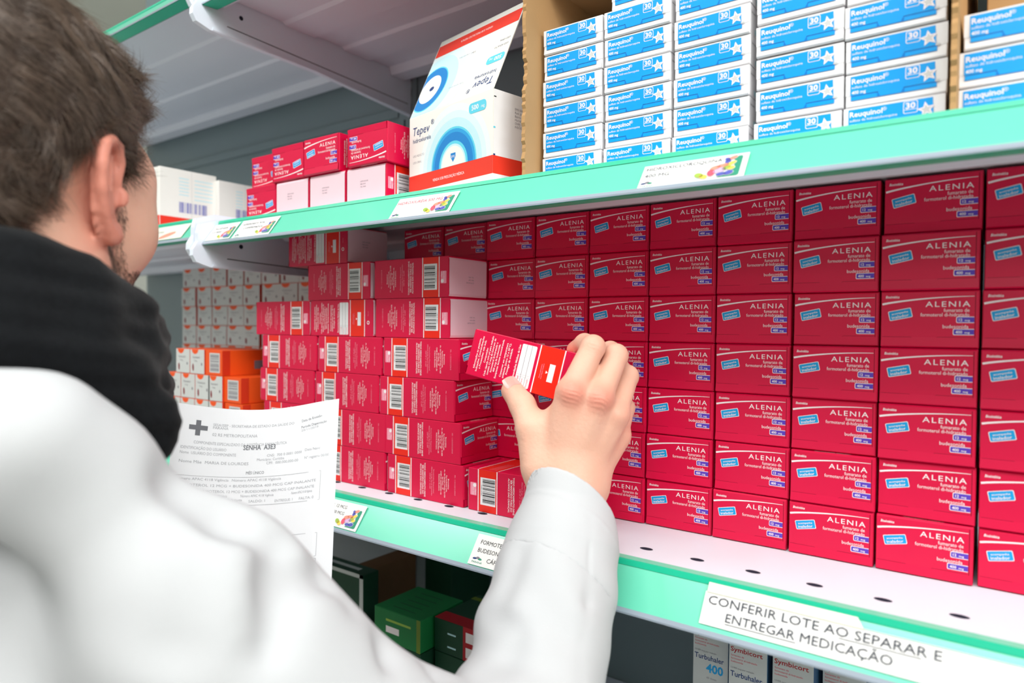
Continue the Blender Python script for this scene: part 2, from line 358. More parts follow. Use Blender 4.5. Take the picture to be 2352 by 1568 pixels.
# ---------------------------------------------------------------- shelves
YB = .25; YF = -.1
def strip_point(x, v, Z0): return np.array([x, -.1-.022*(1-v), Z0-.001-.03*(1-v)])
def shelf(x0, x1, Z0, label, holes=None, under=True):
    r = root('shelf', ((x0+x1)/2, YB, Z0)); cx = (x0+x1)/2
    b = MB(); b.box(x0-cx, x1-cx, YF+.004-YB, -.002, -.012, 0, SHELF, .001)
    b.box(x0-cx, x1-cx, YF+.0035-YB, YF+.0055-YB, -.0260, -.001, SHELF)
    for k in (.35, .65): # stiffening ribs under the deck
        yy = YF-YB+(YB-YF)*k; b.prism([(yy-.03, -.012), (yy-.025, -.0155), (yy+.025, -.0155), (yy+.03, -.012)], x0-cx, x1-cx, SHELF)
    b.prism([(-.055, -.012), (-.05, -.024), (-.02, -.024), (-.015, -.012)], x0-cx, x1-cx, SHELF)
    if holes is not None:
        F = Face(b, (-cx, -YB, 0), (1, 0, 0), (0, 1, 0))
        for hx in holes: F.ell(hx, -.0662, .0058, .0034, HOLE, 0)
    part(b, 'deck', r)
    s = MB()
    s.box(x0-cx, x1-cx, -.1-YB+.0005, -.0915-YB, -.0018, .0006, MINT)
    s.prism([(-.1-YB, .0006), (-.1-YB+.001, -.0035), (-.1026-YB, -.0035), (-.1012-YB, .0002)], x0-cx, x1-cx, MINTD)
    s.prism([(-.1016-YB, -.0032), (-.1236-YB, -.0318), (-.1222-YB, -.0326), (-.1-YB, -.0042)], x0-cx, x1-cx, MINT)
    s.prism([(-.1236-YB, -.0318), (-.1238-YB, -.0332), (-.104-YB, -.0318), (-.104-YB, -.0308)], x0-cx, x1-cx, MINTD)
    rail_ = part(s, 'price_rail', r); q_ = MB()
    q_.prism([(-.1222-YB, -.0292), (-.1238-YB, -.0325), (-.1248-YB, -.0328), (-.1248-YB, -.0314), (-.1230-YB, -.0288)], x0-cx, x1-cx, CLEAR)
    part(q_, 'clear_lip', rail_)
    tag(r, label, 'shelf'); return r
hx = [-.2619+.044*i for i in range(-4, 16)]
shelf(-.497, .62, 0, 'long white metal shelf with round holes and mint price rail, below the crimson cartons', hx)
shelf(-.497, .62, .3185, 'white metal shelf with mint price rail holding the blue boxes and open cream carton')
shelf(-.497, .62, .62, 'lavender white top shelf seen from below, over the open cream carton')
shelf(-.497, .62, -.30, 'lowest white shelf in shadow, holding green and brown cartons')
shelf(-1.42, -.515, .3265, 'far left white shelf with green rail and faded label, beside the face')
shelf(-1.42, -.515, .641, 'top left grey shelf with green edge, above the dark hair')
shelf(-1.42, -.515, .004, 'far left lower shelf holding the small white and orange boxes')
def bracket(x, Z0, label, mirror=1):
    r = root('shelf_bracket', (x, YB, Z0))
    b = MB(); f = YF-YB
    P = [(0, .001), (f-.002, .001), (f-.027, -.007), (f-.030, -.018), (f-.030, -.029), (f-.036, -.039), (f-.0365, -.047), (f-.032, -.055), (f-.013, -.0605), (f+.15, -.063), (0, -.078)]
    b.prism([(y_, z_+(.0175 if Z0 > .5 else 0)*0) for y_, z_ in P], -.0042, .0036, BRACK)
    b.prism([(0, -.074), (f+.15, -.059), (f-.010, -.0565), (f-.010, -.0595), (f+.15, -.063), (0, -.078)], .0036 if mirror < 0 else .0036, .0044, BRACK)
    Fc_ = Face(b, (.0036, 0, 0), (0, 1, 0), (0, 0, 1)); Fc_.line([(f+.01, -.048), (-.01, -.060)], .0012, HOLE, 0); Fc_.ell(f+.03, -.03, .003, .003, HOLE, 0)
    part(b, 'arm', r); 
    h_ = MB(); h_.box(-.001, .001, -.0045, -.0035, -.08, -.01, BRACK); part(h_, 'hook', r)
    tag(r, label, 'bracket'); return r
bracket(-.5010, .3185, 'white shelf bracket end under the left end of the mint price rail', -1)
bracket(-.5105, .3265, 'white bracket plate of the far left shelf, closest to the face', 1)
bracket(-.5010, .620, 'white bracket under the top shelf, running back from above the hair', -1)
bracket(-.5105, .641, 'white bracket plate at the end of the top left shelf', 1)
bracket(-.5010, .0, 'white bracket of the hole-punched shelf, behind the left pile', -1)
for x, l in ((-.506, 'grey slotted steel upright where the two shelf bays meet'),):
    b = MB(); b.box(x-.02, x+.02, YB-.003, YB+.02, -1.35, 1.2, BACK, .001)
    F = Face(b, (x-.02, YB-.003, -.6), (1, 0, 0), (0, 0, 1))
    for k in range(60):
        for xx in (.012, .026): F.rect(xx, .025*k, xx+.004, .025*k+.013, HOLE, 0)
    tag(b.build('upright_post'), l, 'post')
b = MB(); b.box(-1.42, -.528, YB+.001, YB+.012, -1.3, 1.15, BACK); b.box(-1.42, -.528, YB-.004, YB+.001, .545, .56, BACK)
tag(b.build('back_panel'), 'blue grey metal back panel of the left shelf bay', 'panel')
b = MB(); b.box(-.484, .62, YB+.001, YB+.012, -1.3, 1.15, BACK)
for zz in (-.14, -.02, .30, .62): b.box(-.484, .62, YB-.0005, YB+.001, zz, zz+.002, BACK)
tag(b.build('back_panel'), 'blue grey metal back panel behind the crimson and blue boxes', 'panel')

# ---------------------------------------------------------------- price labels on the rails
def on_strip(Z0, x0, width=None):
    """face lying on the sloping rail; x measured from x0, y from rail bottom (0..0.0372)"""
    b = MB(); O = strip_point(x0, 0, Z0)+np.array([0, -.0016, .0004]); V = strip_point(x0, 1, Z0)-strip_point(x0, 0, Z0)
    return b, Face(b, O, (1, 0, 0), V, base=.0002)
SL = .0372
def pills(F, x, y, s):
    F.poly([(x-.35*s, y-.5*s), (x+.9*s, y-.5*s), (x+1.0*s, y-.4*s), (x+1.0*s, y+1.15*s), (x+.9*s, y+1.25*s), (x+.45*s, y+1.2*s), (x+.6*s, y+.6*s), (x+.55*s, y+.1*s)], GREEND, 1)
    for px_, py_, rx, ry, m, rot in ((-1.5, -.15, .32, .2, LIME, -.4), (-1.2, -.3, .3, .18, YEL, -.4), (-.75, -.05, .25, .3, ROSE, .3), (-.55, .35, .35, .2, SAL, .2), (-.1, .5, .4, .16, SAL, .1),
                                     (.3, .55, .42, .15, YEL, .5), (-.25, .1, .4, .2, LIL, .3), (.15, .25, .3, .15, LIME, .4), (.45, .2, .22, .14, YEL, .3), (-.1, -.25, .3, .14, INDI, .1), (.35, -.2, .3, .18, INDI, .2),
                                     (.4, 1.1, .3, .14, SAL, .4), (.1, 1.0, .2, .14, INDI, -.5), (.15, .8, .2, .17, INDI, .5)):
        F.ell(x+px_*s, y+py_*s, rx*s+.0003, ry*s+.0003, LABW, 2, rot, 12); F.ell(x+px_*s, y+py_*s, rx*s, ry*s, m, 3, rot, 12)
def paraná(F, x, y, s=1.0):
    F.ell(x, y, .0022*s, .0008*s, NAVY, 1, .1, 12); F.ell(x+.003*s, y+.0008*s, .0018*s, .0009*s, GRY, 2, 0, 12); F.ell(x+.005*s, y, .0022*s, .0009*s, GREEND, 1, -.1, 12)
    F.text('PARANÁ', x-.002*s, y-.0036*s, .0015*s, GREEND, 1, width=.0105*s)
b, F = on_strip(.3185, .1045); F.rect(0, -.0012, .0795, .0255, LABW)
F.text('HIDROXICLOROQUINA', .003, .0195, .0033, TEXTG, 1, width=.058); F.text('400 MG', .003, .0125, .0033, TEXTG, 1, width=.0195); pills(F, .064, .009, .0115); paraná(F, .004, .0062)
tag(b.build('price_label'), 'white shelf label reading HIDROXICLOROQUINA 400 MG with pill picture', 'label')
b, F = on_strip(.3185, -.162); F.rect(0, .0005, .079, .0290, LABW)
F.text('HIDROXIURÉIA 500 MG', .002, .0200, .0036, ROSE, 1, width=.0590); pills(F, .064, .010, .0115); paraná(F, .005, .0060)
tag(b.build('price_label'), 'white shelf label with red lettering HIDROXIURÉIA 500 MG, under the cream carton', 'label')
b, F = on_strip(.3185, -.435); F.rect(0, .001, .076, .0305, LABW)
F.text('ALENDRONATO 70 MG', .006, .022, .003, TEXTG, 1, width=.045); F.text('COMPRIMIDOS', .012, .0155, .003, TEXTG, 1, width=.04); pills(F, .063, .010, .0105); paraná(F, .006, .006)
tag(b.build('price_label'), 'blurred white shelf label with pill picture under the pink cartons', 'label')
b, F = on_strip(.3185, -.4965); F.rect(0, .003, .056, .0300, LABW)
F.text('ALENIA', .006, .021, .003, TEXTG, 1, width=.03); F.text('12/400', .006, .015, .003, TEXTG, 1, width=.02); pills(F, .043, .010, .0105)
tag(b.build('price_label'), 'blurred white label at the extreme left end of the mint rail', 'label')
b, F = on_strip(.3265, -.66); F.rect(0, .004, .105, .0300, LABY); F.text('CALCITRIOL', .02, .018, .003, GRY, 1); F.ell(.06, .012, .02, .004, SAL, 1, .2); 
tag(b.build('price_label'), 'faded cream label on the far left green rail beside the face', 'label')
b, F = on_strip(0, -.0585); F.rect(0, .0028, .085, .0312, LABW)
F.text('FORMOTEROL 12 MCG +', .006, .0225, .0037, BLK, 1, width=.058); F.text('BUDESONIDA 400 MCG', .006, .0150, .0037, BLK, 1, width=.054); F.text('CÁPSULAS', .0195, .0072, .0037, BLK, 1, width=.026); paraná(F, .006, .0088, 1.1)
tag(b.build('price_label'), 'white shelf label FORMOTEROL BUDESONIDA, partly behind the sleeve', 'label')
b, F = on_strip(0, -.295); F.rect(0, .003, .086, .0312, LABW)
F.text('FORMOTEROL 12 MCG', .006, .0235, .0034, TEXTG, 1, width=.052); F.text('BUDESONIDA 400 MCG', .006, .0165, .0034, TEXTG, 1, width=.052); pills(F, .071, .011, .0115)
tag(b.build('price_label'), 'white shelf label with pill picture just right of the paper sheet', 'label')
b, F = on_strip(0, .1565); F.rect(0, .0055, .31, .0290, LABW); F.poly([(.001, .0275), (.105, .0275), (.1, .0352), (.001, .0358)], LABY, 1); F.rect(.001, .0282, .31, .0285, GRY, 2)
F.text('CONFERIR LOTE AO SEPARAR E', .0035, .0205, .0060, TEXTG, 3, width=.1440); F.text('ENTREGAR MEDICAÇÃO', .018, .0105, .0060, TEXTG, 3, width=.1040)
F.rect(.018, .0089, .0655, .0093, TEXTG, 3); F.rect(.0905, .0190, .1370, .0194, TEXTG, 3)
tag(b.build('price_label'), 'long white notice on the rail reading CONFERIR LOTE AO SEPARAR', 'label')

# ---------------------------------------------------------------- white and blue tablet boxes
RW, RD, RH = .0612, .10, .0230
def reu_box():
    r = root('tablet_box'); b = MB(); W, H = RW, RH
    b.box(-W/2, W/2, .001, RD, 0, RH, WHT, .0005)
    F = Face(b, (W/2, 0, 0), (0, 1, 0), (0, 0, 1)); F.text('Seu sono', .004, .0165, .0018, BLK, 1, rot=0); F.text('400 mg', .02, .004, .0035, GRY, 1)
    F.rect(.012, .002, .09, .006, LAQ, 0)
    part(b, 'carton', r)
    e = MB(); x0, x1 = -W/2, W/2
    e.add([(x0, .0006, H*.36), (x1, .0006, H*.36), (x1, .0002, H-.0008), (x0, .0002, H-.0008), (x0, .0012, H-.0001), (x1, .0012, H-.0001)], [(0, 1, 2, 3), (3, 2, 5, 4)], WHT)
    F = Face(e, (-W/2, .0002, 0), (1, 0, 0), (0, 0, 1)); F.O = F.O+np.array([0, -.0001, 0])
    F.poly([(.052*W, .35*H), (.895*W, .35*H), (.885*W, .93*H), (.052*W, .93*H)], RBLUE)
    F.text('Reuquinol', .065*W, .70*H, .0035, INKW, 1, bold=.018, width=.0205); F.text('®', .40*W, .76*H, .0024, INKW, 1)
    F.text('sulfato de hidroxicloroquina', .065*W, .555*H, .0017, INKW, 1, width=.0295)
    F.text('400 mg', .065*W, .39*H, .0021, INKW, 1, bold=.018, width=.0090)
    F.rrect(.605*W, .56*H, .745*W, .92*H, .0012, INKW, 1); F.rrect(.612*W, .577*H, .738*W, .903*H, .001, RBLUE, 2); F.rect(.614*W, .66*H, .736*W, .675*H, INKW, 3)
    F.text('30', .675*W, .70*H, .0037, INKW, 3, align='c', bold=.03, width=.0058)
    for rad, m, l in ((.0056, INKW, 2), (.0036, SILV, 3)):
        pts = []
        for k in range(10):
            a = math.radians(98+36*k); q = rad if k % 2 == 0 else rad*.45; pts.append((.825*W+q*math.cos(a), .60*H+q*math.sin(a)*.95))
        c0 = (.825*W, .60*H)
        for k in range(10): F.poly([c0, pts[k], pts[(k+1) % 10]], m, l)
    part(e, 'end_flap', r)
    t = MB(); t.add([(x0+.0006, -.0001, .0008), (x1-.0006, -.0001, .0008), (x1-.0006, .0009, H*.40), (x0+.0006, .0009, H*.40), (x0+.0006, .0012, .0001), (x1-.0006, .0012, .0001)], [(0, 1, 2, 3), (5, 4, 0, 1)][:1]+[(4, 5, 1, 0)], WHT)
    G = Face(t, (-W/2, 0, 0), (1, 0, 0), (0, 0, 1)); G.O = G.O+np.array([0, -.0001, 0])
    G.poly([(.058*W, .19*H), (.905*W, .19*H), (.905*W, .335*H), (.60*W, .335*H), (.575*W, .30*H), (.565*W, .22*H), (.36*W, .22*H), (.345*W, .30*H), (.33*W, .335*H), (.058*W, .335*H)], RBLUE2)
    G.poly([(.36*W, .205*H), (.565*W, .205*H), (.60*W, .37*H), (.33*W, .37*H)], RBLUE, 1)
    G.rect(.060*W, .195*H, .33*W, .31*H, RBLUE, 1); G.rect(.60*W, .195*H, .903*W, .31*H, RBLUE, 1)
    G.rect(.89*W, .345*H, .935*W, .40*H, SILV, 0); G.rect(.02*W, .345*H, .05*W, .36*H, SILV, 0)
    part(t, 'tuck_tab', r)
    return r
T0 = reu_box(); tused = [False]
def tablet(loc, rz, label):
    global T0
    if not tused[0]: o = T0; tused[0] = True; o.location = loc; o.rotation_euler = (0, 0, rz)
    else: o = dup(T0, loc, (0, 0, rz))
    return tag(o, label, 'box', 'white and blue tablet boxes in the brown carton')
XC = [-.0222, .0418, .1063, .1722, .2345, .3020]; CN = ['leftmost column', 'second column from the left', 'third column from the left', 'fourth column from the left', 'fifth column from the left', 'outside the brown carton at right']
ZB = [[.3186+.02335*k for k in range(6)], [.3186+.0236*k-.001*(k > 0)+.0004 for k in range(7)], [.3186+.0232*k for k in range(7)], [.3186+.0243*k for k in range(7)], [.3186+.0240*k+.000 for k in range(6)], [.3186+.0232*k for k in range(3)]]
for c in range(6):
    zz = .3187
    n = [6, 6, 6, 6, 6, 3][c]; base = [.3187, .3187, .3187, .3187, .3187, .3187][c]; step = [.0236, .0236, .0234, .0243, .0238, .0238][c]
    for k in range(n):
        y = -.06+jr.uniform(-.0012, .0012)
        tablet((XC[c]+RW/2+jr.uniform(-.0006, .0006)+(.0035 if (c == 5 and k == 2) else 0), y, base+step*k), math.radians(jr.uniform(-.5, .5)), f'white and blue tablet box, {CN[c]}, {ORD[k]} row up')
# the loose top row, shifted sideways
tablet((.0467+RW/2, -.058, .3187+.0236*6), 0, 'topmost white and blue tablet box of the second column, shifted right')
tablet((.1125+RW/2, -.054, .3187+.0234*6), 0, 'white and blue tablet box on top of the third column, cut by the frame')
tablet((.1722+RW/2, -.060, .3187+.0243*6), 0, 'white and blue tablet box on top of the fourth column')
tablet((.2345+RW/2, -.060, .3187+.0238*6), 0, 'white and blue tablet box on top of the fifth column')
# brown corrugated carton around them: thing > walls
r = root('cardboard_carton', (.135, .02, .3186)); cx, cy, cz = .135, .02, .3186
xl, xr, yf_, yb_, ht = -.0265, .2995, -.083, .17, .195
def torn(b, x0, x1, m):
    n = 60; pts = []; rnd = random.Random(5)
    for k in range(n+1):
        z = ht*k/n; pts.append((yf_-cy+rnd.uniform(-.0012, .0012)+(.002 if 25 < k < 34 else 0), z))
    prof = pts+[(yb_-cy, ht), (yb_-cy, 0)]; b.prism(prof, x0-cx, x1-cx, m)
b = MB(); torn(b, xl-.0038, xl, CARD); part(b, 'side_wall', r)
b = MB(); torn(b, xr, xr+.0035, CARD); part(b, 'side_wall', r)
b = MB(); b.box(xl-cx, xr-cx, yb_-cy-.004, yb_-cy, 0, ht, CARD); part(b, 'back_wall', r)
b = MB(); b.box(xl-cx, xr-cx, -.078, yb_-cy-.004, ht-.004, ht, CARD); part(b, 'lid', r)
tag(r, 'brown corrugated carton with torn left edge around the blue tablet boxes', 'carton')
r = root('cardboard_carton', (.42, .05, .3186)); b = MB(); b.box(-.105, .10, -.045, .12, 0, .17, CARD, .001); part(b, 'body', r)
tag(r, 'second brown carton behind the tablet boxes at the top right corner', 'carton')

# ---------------------------------------------------------------- pink cartons on the upper shelf
SU = .3187; PK = 'crimson cartons on the upper shelf left of the cream carton'
def front(x, y, z, label, flip=False, back=False):
    if back: loc = (x+AW/2, y+AL, z); rot = (0, 0, PI)
    elif flip: loc = (x+AW/2, y, z+AH); rot = (0, PI, 0)
    else: loc = (x+AW/2, y, z); rot = (0, 0, 0)
    return alenia(loc, rot, label, PK)
Yp = -.078
front(-.4725, Yp, SU, 'upside-down crimson carton, lower left of the upper shelf group', flip=True)
front(-.4085, Yp, SU, 'pale panel end of a crimson carton, first pale end from the left', back=True)
front(-.3425, Yp, SU, 'pale panel end of a crimson carton, middle one of three', back=True)
front(-.2765, Yp, SU, 'pale panel end of a crimson carton, beside the open cream carton', back=True)
front(-.4790, Yp+.012, SU+h, 'upside-down crimson carton, upper row, leftmost and set back', flip=True)
front(-.4150, Yp-.0015, SU+h, 'upside-down crimson carton, upper row, above the first pale end', flip=True)
front(-.3500, Yp-.003, SU+h, 'upright crimson carton in the upper row, brand name readable', flip=False)
front(-.2715, Yp-.003, SU+h, 'upside-down crimson carton, upper row, touching the open cream carton', flip=True)

# ---------------------------------------------------------------- open cream carton with raised lid
r = root('open_carton', (-.0621, -.085, SU), (0, 0, math.radians(-11)))
TW, TD, TH = .137, .10, .0895
def tepev_print(F, flip=False):
    F.rect(0, .0105, TW, .0275, RED2, 1); F.text('VENDA SOB PRESCRIÇÃO MÉDICA', .5*TW, .0165, .0027, INKW, 2, align='c', width=.052)
    for k, (rad, m) in enumerate(((.061, H1), (.054, H2), (.047, LAQ), (.0385, AQUA), (.0365, MBL2), (.033, MBL), (.0245, AQUA), (.0215, LAQ), (.0195, TEPW))):
        n = 26; cx_, cy_ = .56*TW, .0275
        pts = [(cx_+rad*.95*math.cos(math.radians(180*j/n)), cy_+min(rad*math.sin(math.radians(180*j/n)), .0615)) for j in range(n+1)]
        F.poly(pts, m, 2+k)
    F.poly([(.56*TW-.004, .036), (.56*TW, .031), (.56*TW+.004, .036), (.56*TW+.004, .040), (.56*TW-.004, .040)], MBL, 11); F.text('EMS', .56*TW, .0352, .0025, INKW, 12, align='c')
    F.text('Tepev', .05*TW, .070, .0085, NAVY, 12, width=.030, shear=.2); F.text('®', .285*TW, .076, .005, NAVY, 12); F.text('hidroxiureia', .05*TW, .062, .0045, NAVY, 12, width=.032)
    F.text('USO ADULTO', .05*TW, .047, .0022, GRY, 2); F.text('USO ORAL', .05*TW, .040, .0022, GRY, 2)
    F.rrect(.74*TW, .0725, .93*TW, .0825, .004, AQUA, 12); F.text('500', .77*TW, .0755, .0045, INKW, 13, bold=.02, width=.0105); F.text('mg', .875*TW, .0755, .003, INKW, 13)
b = MB(); t_ = .0009
BASE0 = .000015; b.box(-TW, 0, 0, t_, 0, TH, TEPW); b.box(-t_, 0, t_, TD, 0, TH, WHT); b.box(-TW, -TW+t_, t_, TD, 0, TH, TEPW); b.box(-TW, 0, TD-t_, TD, 0, TH, TEPW); b.box(-TW, 0, 0, TD, 0, t_, TEPW)
F = Face(b, (-TW, 0, 0), (1, 0, 0), (0, 0, 1), base=.000015); tepev_print(F)
F = Face(b, (0, 0, 0), (0, 1, 0), (0, 0, 1)); F.rect(0, .0105, TD, .0275, RED2)
for k, s_ in enumerate(('EMS S/A', 'Rod. Jornalista F. A. Proença, km 08', 'Bairro Chácara Assay', 'Hortolândia / SP - CEP 13186-901', 'CNPJ: 57.507.378/0003-65', 'INDÚSTRIA BRASILEIRA')): F.text(s_, .028, .075-.0034*k, .0021, GRY, 1)
F.rect(.075, .0255, .082, .038, NAVY, 1); F.poly([(.082, .0255), (.086, .032), (.082, .038)], NAVY, 1); F.rect(.0005, .0275, .003, .029, NAVY, 1); F.rect(.0005, .053, .003, .0545, AQUA, 1); F.rect(.001, .082, .004, .083, BLK, 1)
part(b, 'body', r)
b = MB(); la = math.radians(24); LV = np.array([0, math.sin(la), math.cos(la)]); LN = np.array([0, -math.cos(la), math.sin(la)]); LH = .104
o3 = np.array([0, 0, TH])
def lp(x, q, d): return o3+np.array([x, 0, 0])+LV*q-LN*d
cs = [(0, 0), (.012, 0), (.05, 0), (LH, 0)]
vs_ = []; fs_ = []
for q, bend in cs:
    for x in (-TW, 0): vs_.append(lp(x+(0.0 if x else 0), q, -bend*.6)); 
for q, bend in cs:
    for x in (-TW, 0): vs_.append(lp(x, q, -bend*.6+.0008))
for k in range(3): fs_ += [(2*k, 2*k+1, 2*k+3, 2*k+2), (8+2*k+1, 8+2*k, 8+2*k+2, 8+2*k+3), (2*k, 2*k+2, 8+2*k+2, 8+2*k), (2*k+1, 8+2*k+1, 8+2*k+3, 2*k+3)]
fs_ += [(6, 7, 15, 14)]
b.add(vs_, fs_, TEPW)
top = lp(0, .0975, -.0012)
F = Face(b, lp(-TW, 0, 0)+LN*.0001, (1, 0, 0), LV); F.N = LN; F.base = .00002
G = Face(b, lp(0, .1, 0)+LN*.0001, (-1, 0, 0), -LV); G.N = LN; G.base = .00002
F.rect(.001, .0805, TW-.001, .0965, RED2, 2); G.text('VENDA SOB PRESCRIÇÃO MÉDICA', .5*TW, .0095, .0027, INKW, 3, align='c', width=.052)
def clipell(cx_, cy_, rx, ry, m, l):
    pts = []
    for k in range(37):
        a = math.radians(10*k); pts.append((min(max(cx_+rx*math.cos(a), .0008), TW), min(max(cy_+ry*math.sin(a), .001), .080)))
    F.poly(pts[:-1], m, l)
clipell(.026, .038, .056, .056, H1, 1); clipell(.024, .037, .048, .050, H2, 1.3); clipell(.021, .035, .040, .042, LAQ, 1.6); clipell(.018, .034, .0285, .029, AQUA, 2); clipell(.018, .034, .027, .0275, MBL, 3); clipell(.018, .034, .0175, .018, TEPW, 4)
F.ell(.021, .034, .004, .003, NAVY, 5)
G.text('Tepev', .05*TW, .083, .0085, NAVY, 3, width=.030, shear=.2); G.text('®', .285*TW, .089, .005, NAVY, 3); G.text('hidroxiureia', .05*TW, .075, .0045, NAVY, 3, width=.032)
G.rrect(.02*TW, .0555, .21*TW, .0650, .004, AQUA, 3); G.text('500', .05*TW, .0580, .0045, INKW, 4, bold=.02, width=.0105); G.text('mg', .15*TW, .0580, .003, INKW, 4)
G.text('USO ADULTO', .03*TW, .044, .0022, GRY, 2); G.text('USO ORAL', .03*TW, .037, .0022, GRY, 2); G.text('100 cápsulas', .42*TW, .036, .0022, GRY, 2, width=.026); G.text('Cada cápsula contém', .42*TW, .075, .0019, GRY, 2)
part(b, 'lid', r)
tag(r, 'open cream and blue carton with red band and raised printed lid', 'carton')

# crimson cartons and sachet deep behind it
front(-.148, .08, SU, 'crimson carton deep on the upper shelf, seen through the gap beside the brown carton')
o = front(-.146, .075, SU+h, 'crimson carton deep on the upper shelf, top of two in the gap')
b = MB(); b.box(-.05, -.005, .0705, .0725, SU+.0, SU+.145, GRY, .0008)
b.v = [(x, y, z) for x, y, z in b.v]; F = Face(b, (-.05, .0705, SU), (1, 0, 0), (0, 0, 1)); F.rect(.004, .03, .041, .135, BLK); F.text('1001', .03, .09, .008, INKW, 1, rot=-PI/2)
tag(b.build('foil_sachet'), 'grey and black sachet standing in the gap behind the brown carton', 'sachet')

# ---------------------------------------------------------------- far left bay
OJ = mat('orange_ink', (238, 84, 22), .45, .35, .02); OJD = mat('deep_orange_ink', (206, 50, 20), .45, .35, .02); LGR = mat('light_grey_card', (206, 208, 206), .5, .3, .02); WINE = mat('wine_ink', (130, 30, 45), .5, .3, .01)
def small_box():
    W, D, H = .0500, .085, .0355; r = root('inhaler_box'); b = MB(); b.box(-W/2, W/2, .0004, D, 0, H, OJ, .0005)
    F = Face(b, (W/2, 0, 0), (0, 1, 0), (0, 0, 1)); F.rect(.012, .006, .024, .018, GRY, 0); F.rect(.0, .0004, .004, H-.0004, OJD, 0); F.rect(.055, .004, .075, .028, LGR, 0)
    part(b, 'carton', r)
    e = MB(); e.box(-W/2+.0005, W/2-.0005, 0, .0008, .0005, H-.0005, LGR); F = Face(e, (-W/2, 0, 0), (1, 0, 0), (0, 0, 1))
    F.ell(.36*W, H-.0006, .0115, .0065, OJ, 0, 0, 12, 180, 360); F.text('Formoterol', .2*W, .63*H, .0032, GRY, 1, width=.024); F.text('12 mcg', .3*W, .5*H, .0025, GRY, 1)
    F.ell(.22*W, .26*H, .0028, .0055, WINE, 1, .1, 12); F.ell(.82*W, .4*H, .0022, .0022, GRY, 1, 0, 10)
    part(e, 'end_panel', r); return r
S0 = small_box(); first = [True]
SB = .004
def sbox(x, y, z, label, rz=0, group='small white and orange boxes on the far left shelf'):
    if first[0]: o = S0; first[0] = False; o.location = (x, y, z); o.rotation_euler = (0, 0, rz)
    else: o = dup(S0, (x, y, z), (0, 0, rz))
    return tag(o, label, 'box', group)
for rr_ in range(8):
    xs = -.967; n = 9
    for c in range(n):
        if rr_ < 4 and c > 5 and rr_ < 3: continue
        sbox(xs+.026+.0512*c+(.004 if c > 4 else 0)+(rr_ % 3)*.001, .10+jr.uniform(-.002, .002), SB+.0002+.0357*rr_, f'small white and orange box in the rear block, {ORD[rr_]} row up, {NTH[c+1]} from the left')
def turned_box():
    r = root('inhaler_box'); W, D, H = .044, .12, .0355; b = MB(); b.box(-W/2, W/2, .0004, D, 0, H, OJ, .0005)
    F = Face(b, (-W/2, .0004, 0), (1, 0, 0), (0, 0, 1)); F.rect(.011, .004, .037, H-.004, LGR); barcode(F, .013, .006, .035, H-.006, False, GRY)
    F = Face(b, (W/2, 0, 0), (0, 1, 0), (0, 0, 1)); F.rect(.0, .0004, .012, H-.0004, OJD); F.rect(.05, .008, .066, .02, GRY); F.rect(.085, .004, .105, .03, LGR)
    part(b, 'carton', r); return r
for rr_, x0, n in ((0, -.705, 3), (1, -.705, 3), (2, -.7035, 3), (3, -.678, 2)):
    for c in range(n):
        o = sbox(x0+.0205+.0395*c, -.064, SB+.0002+.0362*rr_, f'small white and orange box in the front block, {ORD[rr_]} row up, {NTH[c+1]} from the left'); o.scale = (.77, 1, 1.01)
tb = turned_box(); tb.location = (-.5745, -.064, SB+.0002+.0362*3); tag(tb, 'orange box end with pale barcode, topmost of the front block', 'box', 'orange boxes turned barcode out')
for rr_, x in ((2, -.5320), (1, -.528), (0, -.528)):
    o = dup(tb, (x-.0, -.062, SB+.0002+.0362*rr_)); tag(o, f'orange box end with pale barcode, {ORD[rr_]} row up of the front block', 'box', 'orange boxes turned barcode out')
for rr_ in range(3):
    o = sbox(-.5705, -.064, SB+.0002+.0362*rr_, f'small white box in the front block, {ORD[rr_]} row up, touching the orange box end'); o.scale = (.72, 1, 1.01)
# white carton with red band, upper far left
def whitered(x, y, z, w_, d, h_, label, grey=False):
    r = root('medicine_carton', (x, y, z)); b = MB(); b.box(-w_, 0, 0, d, 0, h_, TEPW, .0008)
    F = Face(b, (0, 0, 0), (0, 1, 0), (0, 0, 1)); F.rect(.0008, .004, d-.0008, .022, RED2); F.rect(d*.55, .002, d*.552, h_, GRY, 1)
    for k in range(6): F.rect(.03, h_-.014-.005*k, d*.5, h_-.0125-.005*k, LAQ, 1); F.rect(d*.6, h_-.014-.006*k, d*.93, h_-.0125-.006*k, LAQ, 1)
    barcode(F, .03, .03, .075, .046, True, INDI)
    F = Face(b, (-w_, 0, 0), (1, 0, 0), (0, 0, 1)); F.rect(0, .004, w_, .022, RED2)
    part(b, 'body', r); tag(r, label, 'carton'); return r
p_ = onY(366, 380, -.075)
whitered(p_[0], -.075, .3268, .13, onX(497, 405, p_[0])[1]+.075, p_[2]-.3268, 'white carton with red band on the far left shelf, beside the cheek')
whitered(p_[0]+.012, onX(497, 425, p_[0]+.012)[1]+.004, .3268, .12, .085, .088, 'smaller white carton behind the red banded one on the far left shelf')

